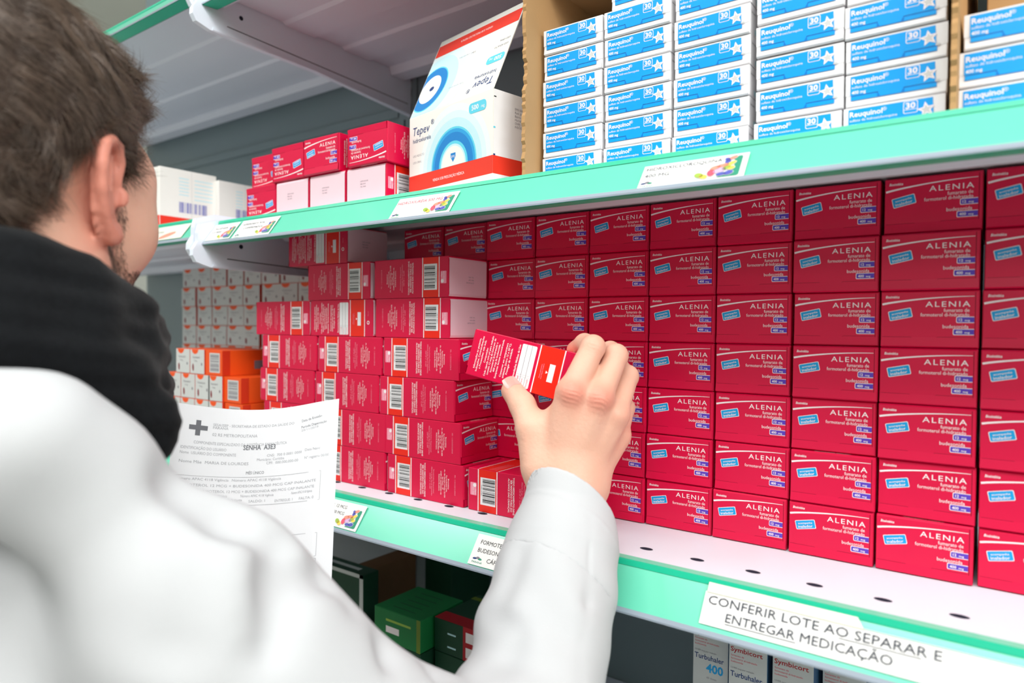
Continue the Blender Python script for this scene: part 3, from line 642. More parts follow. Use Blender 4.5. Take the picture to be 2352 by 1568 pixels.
# ---------------------------------------------------------------- things on the dark lower shelf
GRN = mat('green_card', (24, 120, 62), .5, .3, .04); GRND = mat('dark_green_card', (22, 66, 44), .5, .3, .04); OLV = mat('olive_ink', (110, 130, 40), .5, .3, .02); DRED = mat('dark_red_ink', (180, 24, 36), .5, .3, .02)
ZL = -.2998
def carton_at(name, x0, x1, y0, y1, h_, m, label, cat='carton', deco=None, z=ZL, rz=0):
    r = root(name, ((x0+x1)/2, (y0+y1)/2, z), (0, 0, rz)); b = MB(); a, c = (x1-x0)/2, (y1-y0)/2
    b.box(-a, a, -c, c, 0, h_, m, .001)
    if deco: deco(b, a, c, h_)
    part(b, 'body', r); tag(r, label, cat); return r
def d_tape(b, a, c, h_):
    F = Face(b, (-a, -c, h_), (1, 0, 0), (0, 1, 0)); F.rect(a*.5, c*.35, 2*a-.03, 2*c, LGR); F = Face(b, (-a, -c, 0), (1, 0, 0), (0, 0, 1)); F.rect(2*a-.02, 0, 2*a-.008, h_, LGR); F.rect(0, h_-.012, 2*a-.008, h_, LGR, 0)
def d_edge(b, a, c, h_):
    F = Face(b, (-a, -c, 0), (1, 0, 0), (0, 0, 1)); F.rect(2*a-.007, 0, 2*a, h_, LGR, 0); F.rect(0, h_-.005, 2*a, h_, LGR, 0); F = Face(b, (-a, -c, h_), (1, 0, 0), (0, 1, 0)); F.rect(.02, .01, 2*a-.02, 2*c-.01, LGR, 0)
def d_green(b, a, c, h_):
    F = Face(b, (-a, -c, h_), (1, 0, 0), (0, 1, 0))
    for k in range(5): F.rect(.02, c*2*(.15+.16*k), 2*a-.02, c*2*(.17+.16*k), GRND)
    F = Face(b, (-a, -c, 0), (1, 0, 0), (0, 0, 1)); F.rect(.02, h_*.3, 2*a*.55, h_*.5, INKW, 0); F.rect(.02, h_*.65, 2*a*.8, h_*.72, LIME, 0); F.rect(2*a-.006, 0, 2*a, h_, OLV, 0)
def d_rg(b, a, c, h_):
    F = Face(b, (-a, -c, h_), (1, 0, 0), (0, 1, 0)); F.rect(0, 0, 2*a, .02, DRED); F.rect(0, c*1.6, 2*a, c*1.6+.008, OLV)
    F = Face(b, (-a, -c, 0), (1, 0, 0), (0, 0, 1)); F.rect(2*a-.022, 0, 2*a, h_, DRED); F.rect(2*a-.018, h_*.55, 2*a-.004, h_*.85, INKW, 1); F.rect(2*a-.018, h_*.1, 2*a-.004, h_*.4, INKW, 1)
    for q in (.2, .6): F.rect(.02, h_*q, a*1.0, h_*(q+.05), LAQ, 1)
carton_at('shipping_carton', -.62, -.3705, .033, .135, .150, CARDD, 'brown carton with pale tape in the dark under the mint rail', deco=d_tape)
gp = onY(834, 1322, .004); carton_at('medicine_carton', gp[0]-.10, gp[0], .004, .031, gp[2]-ZL, GRND, 'dark green carton with pale edge in front of the brown one, beside the paper', deco=d_edge)
carton_at('medicine_carton', -.280, -.2026, -.0314, .044, .1105, GRND, 'dark green carton under the bright green flat one')
carton_at('medicine_carton', -.2785, -.2026, -.0314, .044, .038, GRN, 'bright green flat carton with pale print, lying on a darker green one', deco=d_green, z=ZL+.111)
carton_at('medicine_carton', -.1980, -.135, -.012, .070, .1105, GRND, 'dark green carton under the red banded one')
carton_at('medicine_carton', -.1985, -.1335, -.012, .070, .038, GRND, 'green carton with red band and white squares, left of the sleeve', deco=d_rg, z=ZL+.111)
carton_at('medicine_carton', -.362, -.310, .145, .235, .22, GRND, 'tall dark green carton behind the brown one')
for xx in (-.405, -.355):
    b = MB(); b.box(xx-.012, xx+.012, YB-.012, YB-.004, -.298, -.018, BRACK, .0008); F = Face(b, (xx-.012, YB-.012, -.29), (1, 0, 0), (0, 0, 1))
    for k in range(6): F.rect(.008, .02+.042*k, .014, .038+.042*k, HOLE, 0)
    tag(b.build('slotted_rail'), 'pale slotted rail on the dark back panel under the mint rail, '+('nearer the brown carton' if xx < -.38 else 'nearer the sleeve'), 'rail')
# tall inhaler boxes at lower right
def symb():
    W, D, H = .0375, .040, .0875; r = root('tall_medicine_box'); b = MB(); b.box(-W/2, W/2, .0003, D, 0, H, mat('steel_blue_card', (70, 112, 150), .45, .35, .03), .0006)
    b.box(-W/2+.0003, W/2-.0003, .0006, D-.0004, H-.0002, H+.0003, mat('grey_top_card', (168, 184, 186), .5, .3, .03)); part(b, 'carton', r)
    e = MB(); e.box(-W/2+.0004, W/2-.0004, 0, .0006, .0006, H-.0006, LGR); F = Face(e, (-W/2, 0, 0), (1, 0, 0), (0, 0, 1))
    F.text('Symbicort', .05*W, H*.885, .0045, DRED, 1, width=.031, bold=.012)
    for k, t in enumerate(('fumarato de', 'formoterol di-hidratado', 'budesonida')): F.text(t, .06*W, H*(.83-.035*k), .0018, ROSE, 1)
    F.text('12/400 mcg por inalação', .06*W, H*.69, .0016, GRY, 1); F.text('Turbuhaler', .05*W, H*.60, .0052, NAVY, 1, width=.031, bold=.012)
    F.text('400', .38*W, H*.46, .0085, SKYB, 1, width=.018, bold=.03); F.text('60 doses', .4*W, H*.38, .002, GRY, 1); F.rect(0, 0, W, H*.2, DRED, 0)
    part(e, 'front_panel', r); return r
Q0 = symb(); xs = [.0885, .1315, .1735, .215, .257, .299]
zt = -.1315-.0875
SUP = []
for c, x in enumerate(xs):
    for k in (0, 1):
        o = Q0 if (c == 0 and k == 0) else dup(Q0)
        o.location = (x+(.0 if k else .0), .080 if c in (1, 2) else .096, ZL+.0002+.0878*k)
        if k == 1 and c in (1, 2): o.location[2] += 0
        tag(o, f'tall white and grey inhaler box at lower right, {NTH[c+1]} from the left, '+('upper layer' if k else 'lower layer'), 'box', 'tall inhaler boxes under the notice rail')

# ---------------------------------------------------------------- room
b = MB(); b.box(-3.2, 3.2, -3.4, 1.6, -1.40, -1.35, FLOORM); struct(b.build('floor'))
b = MB(); b.box(-3.2, 3.2, -3.4, 1.6, 1.45, 1.50, WALLM); struct(b.build('ceiling'))
b = MB(); b.box(-3.2, 3.2, .9, 1.0, -1.35, 1.45, WALLM); struct(b.build('wall_back'))
b = MB(); b.box(-3.3, -3.2, -3.4, 1.6, -1.35, 1.45, WALLM); struct(b.build('wall_left'))
b = MB(); b.box(3.2, 3.3, -3.4, 1.6, -1.35, 1.45, WALLM); struct(b.build('wall_right'))
b = MB(); b.box(-3.2, 3.2, -3.5, -3.4, -1.35, 1.45, WALLM); struct(b.build('wall_front'))
#PERSON
# ---------------------------------------------------------------- implicit surfaces for the figure
def vlen(v): return np.sqrt((v*v).sum(-1))
def cap(P, a, b, ra, rb=None):
    a = np.array(a, float); b = np.array(b, float); rb = ra if rb is None else rb
    ab = b-a; t = np.clip(((P-a)@ab)/max(ab@ab, 1e-12), 0, 1); return vlen(P-a-t[:, None]*ab)-(ra+(rb-ra)*t)
def elli(P, c, r, B=None):
    q = P-np.array(c, float)
    if B is not None: q = q@np.array(B).T
    r = np.array(r, float); k0 = vlen(q/r); k1 = vlen(q/(r*r)); return k0*(k0-1)/np.maximum(k1, 1e-9)
def smin(a, b, k): h_ = np.clip(.5+.5*(b-a)/k, 0, 1); return b*(1-h_)+a*h_-k*h_*(1-h_)
def smax(a, b, k): return -smin(-a, -b, k)
def chain(P, pts, rs, k=0.002):
    d = None
    for i in range(len(pts)-1):
        e = cap(P, pts[i], pts[i+1], rs[i], rs[i+1]); d = e if d is None else (smin(d, e, k) if k else np.minimum(d, e))
    return d
def nets(fn, lo, hi, h_):
    lo = np.array(lo, float); hi = np.array(hi, float); n = np.ceil((hi-lo)/h_).astype(int)+1
    D = np.full(n, 1.0, np.float32); B = 16
    cs = [(i, j, k) for i in range(0, n[0], B) for j in range(0, n[1], B) for k in range(0, n[2], B)]
    ce = lo+(np.array(cs)+B/2)*h_; dc = fn(ce); R = B*h_*.95+.02
    for (i, j, k), d in zip(cs, dc):
        sl = tuple(slice(a, min(a+B, m)) for a, m in zip((i, j, k), n))
        if abs(d) > R: D[sl] = np.sign(d); continue
        g = np.stack(np.meshgrid(*[np.arange(s.start, s.stop) for s in sl], indexing='ij'), -1); sh = g.shape[:3]
        D[sl] = fn(lo+g.reshape(-1, 3)*h_).reshape(sh)
    S = D < 0
    mn = S[:-1,:-1,:-1].copy(); mx = mn.copy()
    for a in (0, 1):
        for b in (0, 1):
            for c in (0, 1):
                q = S[a:n[0]-1+a, b:n[1]-1+b, c:n[2]-1+c]; mn &= q; mx |= q
    act = mx & ~mn; idx = -np.ones(act.shape, int); cells = np.argwhere(act); idx[act] = np.arange(len(cells))
    acc = np.zeros((len(cells), 3)); cnt = np.zeros(len(cells))
    corners = [(a, b, c) for a in (0, 1) for b in (0, 1) for c in (0, 1)]
    for p in corners:
        for ax in range(3):
            if p[ax]: continue
            q = list(p); q[ax] = 1
            d0 = D[tuple((cells+p).T)].astype(float); d1 = D[tuple((cells+q).T)].astype(float); m = (d0 < 0) != (d1 < 0)
            t = np.where(m, d0/np.where(m, d0-d1, 1), 0); t = np.clip(t, 0, 1); pos = np.array(p)+np.outer(t, np.array(q)-np.array(p))
            acc[m] += pos[m]; cnt[m] += 1
    V = lo+(cells+acc/np.maximum(cnt, 1)[:, None])*h_
    F = []
    for ax in range(3):
        o = [0, 0, 0]; o[ax] = 1
        A = S[:n[0]-o[0], :n[1]-o[1], :n[2]-o[2]]; Bq = S[o[0]:, o[1]:, o[2]:]; e = np.argwhere(A != Bq)
        b_, c_ = [(1, 2), (2, 0), (0, 1)][ax]
        ok = (e[:, b_] > 0) & (e[:, c_] > 0) & (e[:, b_] < n[b_]-1) & (e[:, c_] < n[c_]-1); e = e[ok]
        def nb(db, dc_):
            q = e.copy(); q[:, b_] += db; q[:, c_] += dc_; return idx[tuple(q.T)]
        quad = np.stack([nb(-1, -1), nb(0, -1), nb(0, 0), nb(-1, 0)], 1); flip = ~A[tuple(e.T)]; quad[flip] = quad[flip][:, ::-1]
        F.append(quad[(quad >= 0).all(1)])
    return V, np.concatenate(F)
def relax(V, F, it=2, lam=.5):
    E_ = np.concatenate([F[:, [0, 1]], F[:, [1, 2]], F[:, [2, 3]], F[:, [3, 0]]]); E_ = np.concatenate([E_, E_[:, ::-1]])
    for _ in range(it):
        s = np.zeros_like(V); c = np.zeros(len(V)); np.add.at(s, E_[:, 0], V[E_[:, 1]]); np.add.at(c, E_[:, 0], 1)
        V = V+lam*(s/np.maximum(c, 1)[:, None]-V)
    return V
def mesh_obj(name, parts, mats, parent=None, smooth=True):
    """parts: list of (V, F(list or array), material index)"""
    vs_, fs_, ms_ = [], [], []; k = 0
    for V, F, m in parts:
        V = np.asarray(V, float); vs_.append(V)
        for f in (F.tolist() if hasattr(F, 'tolist') else F): fs_.append([q+k for q in f])
        ms_ += (list(m) if hasattr(m, '__len__') else [m]*len(F)); k += len(V)
    me = bpy.data.meshes.new(name); me.from_pydata(np.concatenate(vs_).tolist(), [], fs_)
    for m in mats: me.materials.append(m)
    me.polygons.foreach_set('material_index', ms_); me.polygons.foreach_set('use_smooth', [smooth]*len(fs_)); me.update()
    o = bpy.data.objects.new(name, me); COL.objects.link(o)
    if parent: o.parent = parent
    return o
# frames
EAR = at(240, 430, .408); Fh = np.array([-.537, .8436, 0]); Rh = np.array([.8436, .537, 0]); Zh = np.array([0, 0, 1.])
HC = EAR-.078*Rh
Bw = np.stack([Rh, Fh, Zh])
def toL(P): return (P-HC)@Bw.T
def toW(L_): return HC+np.asarray(L_, float)@Bw
# ---- head
def mir(L_): q = L_.copy(); q[:, 0] = np.abs(q[:, 0]); return q
ea = math.radians(14)
EA = np.array([math.sin(ea), -math.cos(ea), 0]); EN = np.array([math.cos(ea), math.sin(ea), 0]); EB = np.array([0, -.12, .993]); EC = np.array([.0795, .006, -.001])
def ear_fn(L_):
    q = mir(L_)-EC; e = np.stack([q@EA, q@EB, q@EN], 1)*1.10
    hel = [(-.010, .006, -.001), (-.012, .019, .000), (-.005, .0295, .001), (.007, .033, .001), (.017, .028, .001), (.021, .016, .001), (.020, .001, .0005), (.015, -.013, 0), (.008, -.024, 0), (.001, -.031, 0), (-.006, -.031, -.001), (-.010, -.024, -.002)]
    d = chain(e, hel, [.0030, .0036, .0038, .0040, .0042, .0042, .0038, .0034, .0036, .0046, .0044, .0035], .001)
    d = smin(d, elli(e, (.003, -.001, -.0055), (.019, .033, .0032)), .003)
    d = smin(d, chain(e, [(.004, .022, -.001), (.010, .012, .0005), (.012, 0, .001), (.009, -.012, .0005), (.002, -.018, .000)], [.0026, .0032, .0034, .0032, .0028], .001), .003)
    d = smin(d, elli(e, (-.012, -.004, .001), (.004, .007, .0045)), .003)
    d = smin(d, elli(e, (-.001, -.027, -.001), (.009, .009, .0042)), .003)
    d = smin(d, elli(e, (-.006, 0, -.011), (.012, .024, .008)), .004)
    d = smax(d, -elli(e, (-.001, -.003, .0005), (.0085, .012, .0065)), .002)
    return d/1.10
def head_fn(P, ears=True):
    L_ = toL(P); M = mir(L_)
    d = elli(L_, (0, -.014, .040), (.0765, .100, .092))
    d = smin(d, elli(L_, (0, .035, -.035), (.060, .062, .082)), .035)
    d = smin(d, cap(M, (.056, .002, -.058), (.016, .084, -.098), .016, .017), .03)
    d = smin(d, elli(M, (.050, .060, -.022), (.020, .022, .022)), .02)
    d = smin(d, cap(M, (.012, .090, .026), (.046, .078, .024), .010, .009), .014)
    d = smin(d, cap(L_, (0, .096, .015), (0, .112, -.028), .007, .009), .010); d = smin(d, elli(M, (.010, .103, -.032), (.008, .009, .007)), .005)
    d = smin(d, elli(L_, (0, .096, -.058), (.024, .012, .006)), .006); d = smin(d, elli(L_, (0, .094, -.069), (.022, .012, .006)), .006)
    d = smin(d, elli(M, (.050, .060, .012), (.017, .024, .034)), .018)
    d = smax(d, -elli(M, (.030, .102, .003), (.013, .011, .008)), .010); d = smin(d, elli(M, (.031, .084, .003), (.0125, .0125, .0115)), .004)
    d = smin(d, cap(L_, (0, -.028, -.04), (0, -.055, -.21), .060, .062), .03)
    d = smin(d, cap(M, (.05, -.01, -.05), (.02, .02, -.19), .018, .018), .03)
    if ears: d = smin(d, ear_fn(L_), .004)
    return d
# ---- right hand gripping the carton
J = lambda *a: at(*a)
WR = J(1304, 1112, .560); ELB = at(1090, 1830, .405)
hand_f = dict(index=[J(1312, 902, .549), J(1362, 797, .560), J(1343, 789, .584), J(1322, 803, .597)],
              middle=[J(1374, 915, .551), J(1415, 817, .572), J(1402, 806, .596), J(1378, 822, .612)],
              ring=[J(1412, 952, .563), J(1441, 864, .590), J(1425, 846, .612), J(1400, 858, .628)],
              pinky=[J(1418, 1000, .580), J(1436, 936, .603), J(1424, 915, .622), J(1405, 918, .636)])
TH_ = [J(1237, 1066, .560), J(1222, 985, .566), J(1200, 930, .580), J(1177, 897, .592)]
SLV = [J(1306, 1120, .550), J(1306, 1160, .545), J(1292, 1250, .530), J(1270, 1350, .510), J(1243, 1450, .490), J(1232, 1568, .465), J(1190, 1690, .435), ELB]; SLR = [.0345, .0354, .0425, .0452, .0478, .0470, .050, .055]
def hand_fn(P):
    d = chain(P, [WR, SLV[2], SLV[4], SLV[5]], [.027, .030, .034, .034], .01)
    d = smin(d, cap(P, J(1262, 1108, .560), J(1345, 1122, .566), .0175, .0175), .012)
    f = hand_f; met = None
    for nm, wpx, r0, r1 in (('index', (1274, 1085, .558), .0155, .0125), ('middle', (1300, 1090, .556), .0155, .0125), ('ring', (1326, 1095, .560), .0155, .0125), ('pinky', (1350, 1100, .568), .0145, .0115)):
        e = cap(P, J(*wpx), f[nm][0], r0, r1); met = e if met is None else smin(met, e, .010)
    d = smin(d, met, .014)
    # palm mass behind the metacarpals
    d = smin(d, cap(P, J(1290, 1060, .578), J(1345, 960, .580), .016, .014), .014)
    # thumb
    th = chain(P, TH_, [.0150, .0128, .0108, .0098], .004); d = smin(d, th, .010)
    d = smin(d, cap(P, J(1245, 1000, .566), J(1290, 945, .566), .0105, .0095), .012)
    # fingers
    fr = dict(index=[.0112, .0098, .0084, .0078], middle=[.0112, .0098, .0084, .0078], ring=[.0106, .0094, .0080, .0074], pinky=[.0094, .0082, .0070, .0066])
    for nm in f:
        e = chain(P, f[nm], fr[nm], .003); d = smin(d, e, .0045)
    # knuckles and tendons
    for nm, r in (('index', .0065), ('middle', .0070), ('ring', .006)):
        k = f[nm][0]-Fw*.0075; d = smin(d, elli(P, k, (r, r, r)), .007)
    for nm, w in (('index', (1288, 1060, .5505)), ('middle', (1312, 1062, .549)), ('ring', (1336, 1070, .553))):
        d = smin(d, cap(P, J(*w), f[nm][0]-Fw*.0095, .0030, .0035), .006)
    # creases over the knuckles and finger joints
    for c_, ax, r_, am in ((f['index'][0]-Fw*.012, f['index'][1]-f['index'][0], .008, .0005), (f['middle'][0]-Fw*.012, f['middle'][1]-f['middle'][0], .008, .0005), (f['index'][1]-Fw*.008, f['index'][1]-f['index'][0], .005, .0004), (f['middle'][1]-Fw*.008, f['middle'][1]-f['middle'][0], .005, .0004), (TH_[2]-Fw*.01, TH_[3]-TH_[1], .006, .0004)):
        u3 = ax/np.linalg.norm(ax); pr = (P-c_)@u3; d = d+am*np.sin(pr*2300+2*np.sin((P@Rt)*300))*np.exp(-((P-c_)**2).sum(1)/r_**2)
    return d
SKIN = mat('skin', (230, 186, 164), .5, .35, .03, 60, bump=.5, bscale=330, sss=.12, rgb2=(228, 174, 150))
nt = SKIN.node_tree; at_ = nt.nodes.new('ShaderNodeAttribute'); at_.attribute_name = 'flush'; bs = nt.nodes['Principled BSDF']; mxo = bs.inputs['Base Color'].links[0].from_socket
m2 = nt.nodes.new('ShaderNodeMix'); m2.data_type = 'RGBA'; m2.inputs[7].default_value = (*lin((214, 112, 96)), 1); nt.links.new(at_.outputs['Fac'], m2.inputs[0]); nt.links.new(mxo, m2.inputs[6]); nt.links.new(m2.outputs[2], bs.inputs['Base Color'])
NAIL = mat('fingernail', (226, 160, 150), .22, .5, .02, 60)
HAIRM = mat('dark_brown_hair', (58, 44, 36), .38, .6, .1, 90, rgb2=(108, 87, 72)); HAIRB = mat('hair_base', (40, 31, 26), .7, .2, .1, 120, rgb2=(64, 50, 42))
COATM = mat('white_coat_cotton', (196, 198, 201), .85, .15, .01, 12, bump=.15, bscale=900)
SCARFM = mat('black_knit', (15, 16, 18), .95, .1, .2, 260, bump=.9, bscale=700, sheen=.08, rgb2=(24, 26, 29))
DARKT = mat('dark_trousers', (40, 44, 54), .9, .1, .05)
SHOE = mat('black_leather', (20, 20, 20), .4, .4, .05)
person = root('person', (HC[0], HC[1], -1.35)); POFF = np.array([HC[0], HC[1], -1.35])
def pobj(name, parts, mats, **k):
    parts = [(np.asarray(V)-POFF, F, m) for V, F, m in parts]; return mesh_obj(name, parts, mats, person, **k)
lo = HC+np.array([-.16, -.17, -.22]); hi = HC+np.array([.16, .17, .15])
Vh, Fh_ = nets(lambda P: head_fn(P), lo, hi, .0021); Vh = relax(Vh, Fh_, 1, .4)
hlo = np.minimum.reduce([WR, *[p for q in hand_f.values() for p in q], *TH_])-.03; hhi = np.maximum.reduce([WR, *[p for q in hand_f.values() for p in q], *TH_])+.03
hlo[2] -= .10; hlo[1] -= .05
Vd, Fd = nets(hand_fn, hlo, hhi, .0010); Vd = relax(Vd, Fd, 1, .35)
# hidden skin: torso, upper arms, left forearm and hand
SHR = toW((.165, -.05, -.245)); SHL = toW((-.165, -.05, -.245)); ELL = toW((-.20, .03, -.50)); WRL = at(400, 1480, .52)
def under_fn(P):
    L_ = toL(P); d = elli(L_, (0, -.04, -.40), (.15, .10, .20)); d = smin(d, cap(P, SHL, SHR, .05), .04); d = smin(d, cap(P, toW((0, -.05, -.16)), toW((0, -.04, -.30)), .058, .07), .04)
    d = smin(d, chain(P, [SHR, at(440, 1450, .35), at(760, 1760, .37), ELB, SLV[6], SLV[4]], [.034, .032, .032, .034, .034, .030], .02), .02); d = smin(d, cap(P, SHL, ELL, .048, .04), .02); d = smin(d, cap(P, ELL, WRL, .038, .026), .01)
    hd = at(425, 1420, .545); d = smin(d, cap(P, WRL, hd, .024, .022), .01)
    return d
Vu, Fu = nets(under_fn, np.minimum.reduce([SHL, ELL, ELB, WRL, toW((0, 0, -.62))])-.15, np.maximum.reduce([SHR, ELB, WRL, SHL])+.12, .008)
LH_ = []
hd = at(425, 1420, .545); side = Rt; u_ = Up
for k in range(4):
    b0 = hd+u_*(.010)+side*(.018-.013*k)+Fw*.006; pts = [b0, b0+u_*.030+Fw*.010, b0+u_*.045-Fw*.004, b0+u_*.050-Fw*.016]; LH_.append((pts, [.0095, .0085, .0075, .007]))
LH_.append(([hd+side*.02-Fw*.012, hd+side*.03+u_*.02-Fw*.022, hd+side*.022+u_*.045-Fw*.022], [.0105, .0095, .0085]))
def lh_fn(P):
    d = cap(P, WRL, hd, .024, .022)
    for pts, rs in LH_: d = smin(d, chain(P, pts, rs, .002), .004)
    return d
Vl, Fl = nets(lh_fn, hd-.09, hd+.09, .003)
tn = TH_[3]; ax_ = (TH_[3]-TH_[2]); ax_ /= np.linalg.norm(ax_); nn = -Fw-(-Fw@ax_)*ax_; nn /= np.linalg.norm(nn); nn = nn*.93+np.cross(ax_, nn)*(.45); nn /= np.linalg.norm(nn); sd = np.cross(nn, ax_)
nv, nf = [], []
for i in range(7):
    for j in range(7):
        a = (i/6-.5)*1.5; l_ = (j/6)*.0115-.003; rad = .0101*(1-.06*(j/6)**2); wsc = 1-.25*abs(j/6-.5)**2*2
        nv.append(tn+ax_*l_+(nn*math.cos(a*wsc)+sd*math.sin(a*wsc))*rad)
for i in range(6):
    for j in range(6): nf.append([i*7+j, i*7+j+1, i*7+j+8, i*7+j+7])
body = pobj('body', [(Vh, Fh_, 0), (Vd, Fd, 0), (Vu, Fu, 0), (Vl, Fl, 0), (np.array(nv), nf, 1)], [SKIN, NAIL])
# skin is redder over the knuckles, at the fingertips and in the ear (a colour of the skin itself)
AV = np.concatenate([Vh, Vd, Vu, Vl, np.array(nv)]); fl_ = np.zeros(len(AV))
for c_, r_, a_ in ((hand_f['index'][0]-Fw*.01, .012, .75), (hand_f['middle'][0]-Fw*.01, .011, .8), (hand_f['ring'][0]-Fw*.008, .009, .4), (hand_f['index'][3], .014, .7), (hand_f['index'][1], .009, .35), (hand_f['middle'][1], .009, .35), (TH_[3], .012, .45), (hand_f['pinky'][0], .018, .3)):
    fl_ = np.maximum(fl_, a_*np.exp(-(((AV-c_)**2).sum(1))/r_**2))
LL = toL(AV); ee = ear_fn(LL); fl_ = np.maximum(fl_, .62*np.exp(-np.maximum(ee, 0)/.006)*(np.abs(LL[:, 0]) < .2)*(LL[:, 0] > .062)*(np.abs(LL[:, 2]) < .06))
body.data.attributes.new('flush', 'FLOAT', 'POINT').data.foreach_set('value', fl_.astype(np.float32))
# ---- hair
CR = np.array([0, -.075, .105])
def hair_region(L_):
    """signed: negative inside the hair-covered region of the head"""
    x, y, z = L_[:, 0], L_[:, 1], L_[:, 2]
    yy = np.array([-.2, -.085, -.055, -.035, -.015, .000, .014, .032, .045, .060, .078, .088, .2]); zz = np.array([-.075, -.068, -.045, -.012, .018, .040, .030, .012, .040, .052, .062, .075, .095])
    return np.interp(y, yy, zz)-z
def hair_fn(P):
    L_ = toL(P); M = mir(L_)
    d = elli(L_, (0, -.012, .040), (.0820, .1080, .0940)); d = smin(d, elli(L_, (0, .062, .078), (.052, .034, .026)), .03)
    d = smin(d, elli(L_, (0, -.055, -.02), (.062, .055, .07)), .02)
    n = .0026*np.sin(L_[:, 0]*150+L_[:, 2]*70+2*np.sin(L_[:, 1]*60))*np.sin(L_[:, 1]*190+L_[:, 2]*120+1.5*np.sin(L_[:, 2]*80))+.0012*np.sin(L_[:, 1]*420-L_[:, 2]*160); d = d+n
    head = head_fn(P, False); d = np.minimum(d, head-.0035)
    d = smax(d, hair_region(M)*.8, .004); d = smax(d, -(head+.004), .001)
    return smax(d, -(ear_fn(L_)-.003), .002)
Vr, Fr = nets(hair_fn, HC+np.array([-.16, -.17, -.12]), HC+np.array([.16, .17, .19]), .0028); Vr = relax(Vr, Fr, 1, .4)
def normals(V, F):
    n = np.cross(V[F[:, 2]]-V[F[:, 0]], V[F[:, 3]]-V[F[:, 1]]); n /= np.maximum(np.linalg.norm(n, axis=1), 1e-12)[:, None]; return n
def strands(V, F, N, length, width, flowfn, lift, rnd, keep, seg=4, jit=.25):
    n = normals(V, F); C_ = V[F].mean(1); m = keep(C_, n); ids = np.where(m)[0]; ids = rnd.choice(ids, N)
    uv = rnd.random((N, 2)); q = F[ids]; base = (V[q[:, 0]]*(1-uv[:, :1])+V[q[:, 1]]*uv[:, :1])*(1-uv[:, 1:])+(V[q[:, 3]]*(1-uv[:, :1])+V[q[:, 2]]*uv[:, :1])*uv[:, 1:]
    nn_ = n[ids]; fl = flowfn(base, nn_)+rnd.normal(0, jit, (N, 3)); fl -= (fl*nn_).sum(1)[:, None]*nn_; fl /= np.maximum(np.linalg.norm(fl, axis=1), 1e-9)[:, None]
    L_ = length*(.6+.8*rnd.random(N)); w_ = width*(.7+.6*rnd.random(N)); lf = lift*(.5+rnd.random(N))
    side_ = np.cross(nn_, fl); vs_ = []; 
    for k in range(seg+1):
        t = k/seg; c = base+fl*(L_*t)[:, None]+nn_*(L_*(lf*t*(1-.75*t))-.0008*(k == 0)-L_*.10*t*t)[:, None]; ww = w_*(1-.85*t)
        vs_.append(c+side_*ww[:, None]); vs_.append(c-side_*ww[:, None]); vs_.append(c+nn_*(ww*.9)[:, None])
    A_ = np.stack(vs_, 1); V_ = A_.reshape(-1, 3); st = 3*(seg+1); b0 = np.arange(N)*st; fs_ = []
    for k in range(seg):
        o0, o1 = b0+3*k, b0+3*k+3
        fs_ += [np.stack([o0, o1, o1+2, o0+2], 1), np.stack([o0+2, o1+2, o1+1, o0+1], 1)]
    return V_, np.concatenate(fs_)
rg = np.random.default_rng(4)
def flow(P, n):
    L_ = toL(P); d = L_-CR; d[:, 1] += .9*np.maximum(L_[:, 2]-.04, 0); d[:, 2] -= .03; d /= np.maximum(np.linalg.norm(d, axis=1), 1e-6)[:, None]
    cl = np.stack([np.sin(L_[:, 1]*75+L_[:, 2]*40), np.sin(L_[:, 2]*85+L_[:, 0]*50), np.sin(L_[:, 0]*70+L_[:, 1]*60)], 1)*.50
    return (d+cl)@Bw
def keep_hair(C_, n):
    L_ = toL(C_); return ((n@Bw.T*(L_-np.array([0, -.01, .03]))).sum(1) > 0) & (L_[:, 0] > -.05)
sV, sF = strands(Vr, Fr, 30000, .019, .00021, flow, .09, rg, keep_hair, 4, .16)
pobj('hair', [(Vr, Fr, 0), (sV, sF, 1)], [HAIRB, HAIRM])
def keep_beard(C_, n):
    M = mir(toL(C_)); x, y, z = M[:, 0], M[:, 1], M[:, 2]
    side_b = (y > .012) & (y < .036+np.maximum(-z-.03, 0)*.5) & (z < .03) & (z > -.05); jaw = (z < -.045) & (z > -.125) & (y > .0) & (y < .11)
    return (side_b | jaw) & (toL(C_)[:, 0] > 0) & (ear_fn(toL(C_)) > .003)
def flow2(P, n): return np.tile(np.array([[0, .3, -1.]])@Bw, (len(P), 1))
bV, bF = strands(Vh, Fh_, 15000, .0038, .00015, flow2, .5, rg, keep_beard, 2, .35)
pobj('beard_stubble', [(bV, bF, 0)], [HAIRM])
lsh = []
for k in range(16):
    a = toW((.030+.014*k/15, .0955-.005*(k/15)**2, .004)); lsh.append(([a, a+(Fh*.006+Rh*.002+Zh*.001), a+(Fh*.010+Rh*.003+Zh*.004)], ))
ev, ef = [], []
for (pts,) in lsh:
    k = len(ev)
    for i, p in enumerate(pts):
        w_ = .0003*(1-.4*i); ev += [p+Rh*w_, p-Rh*w_, p+Zh*w_]
    for i in range(2): ef += [[k+3*i, k+3*i+3, k+3*i+5, k+3*i+2], [k+3*i+2, k+3*i+5, k+3*i+4, k+3*i+1], [k+3*i, k+3*i+1, k+3*i+4, k+3*i+3]]
pobj('eyelashes', [(np.array(ev), ef, 0)], [HAIRB])
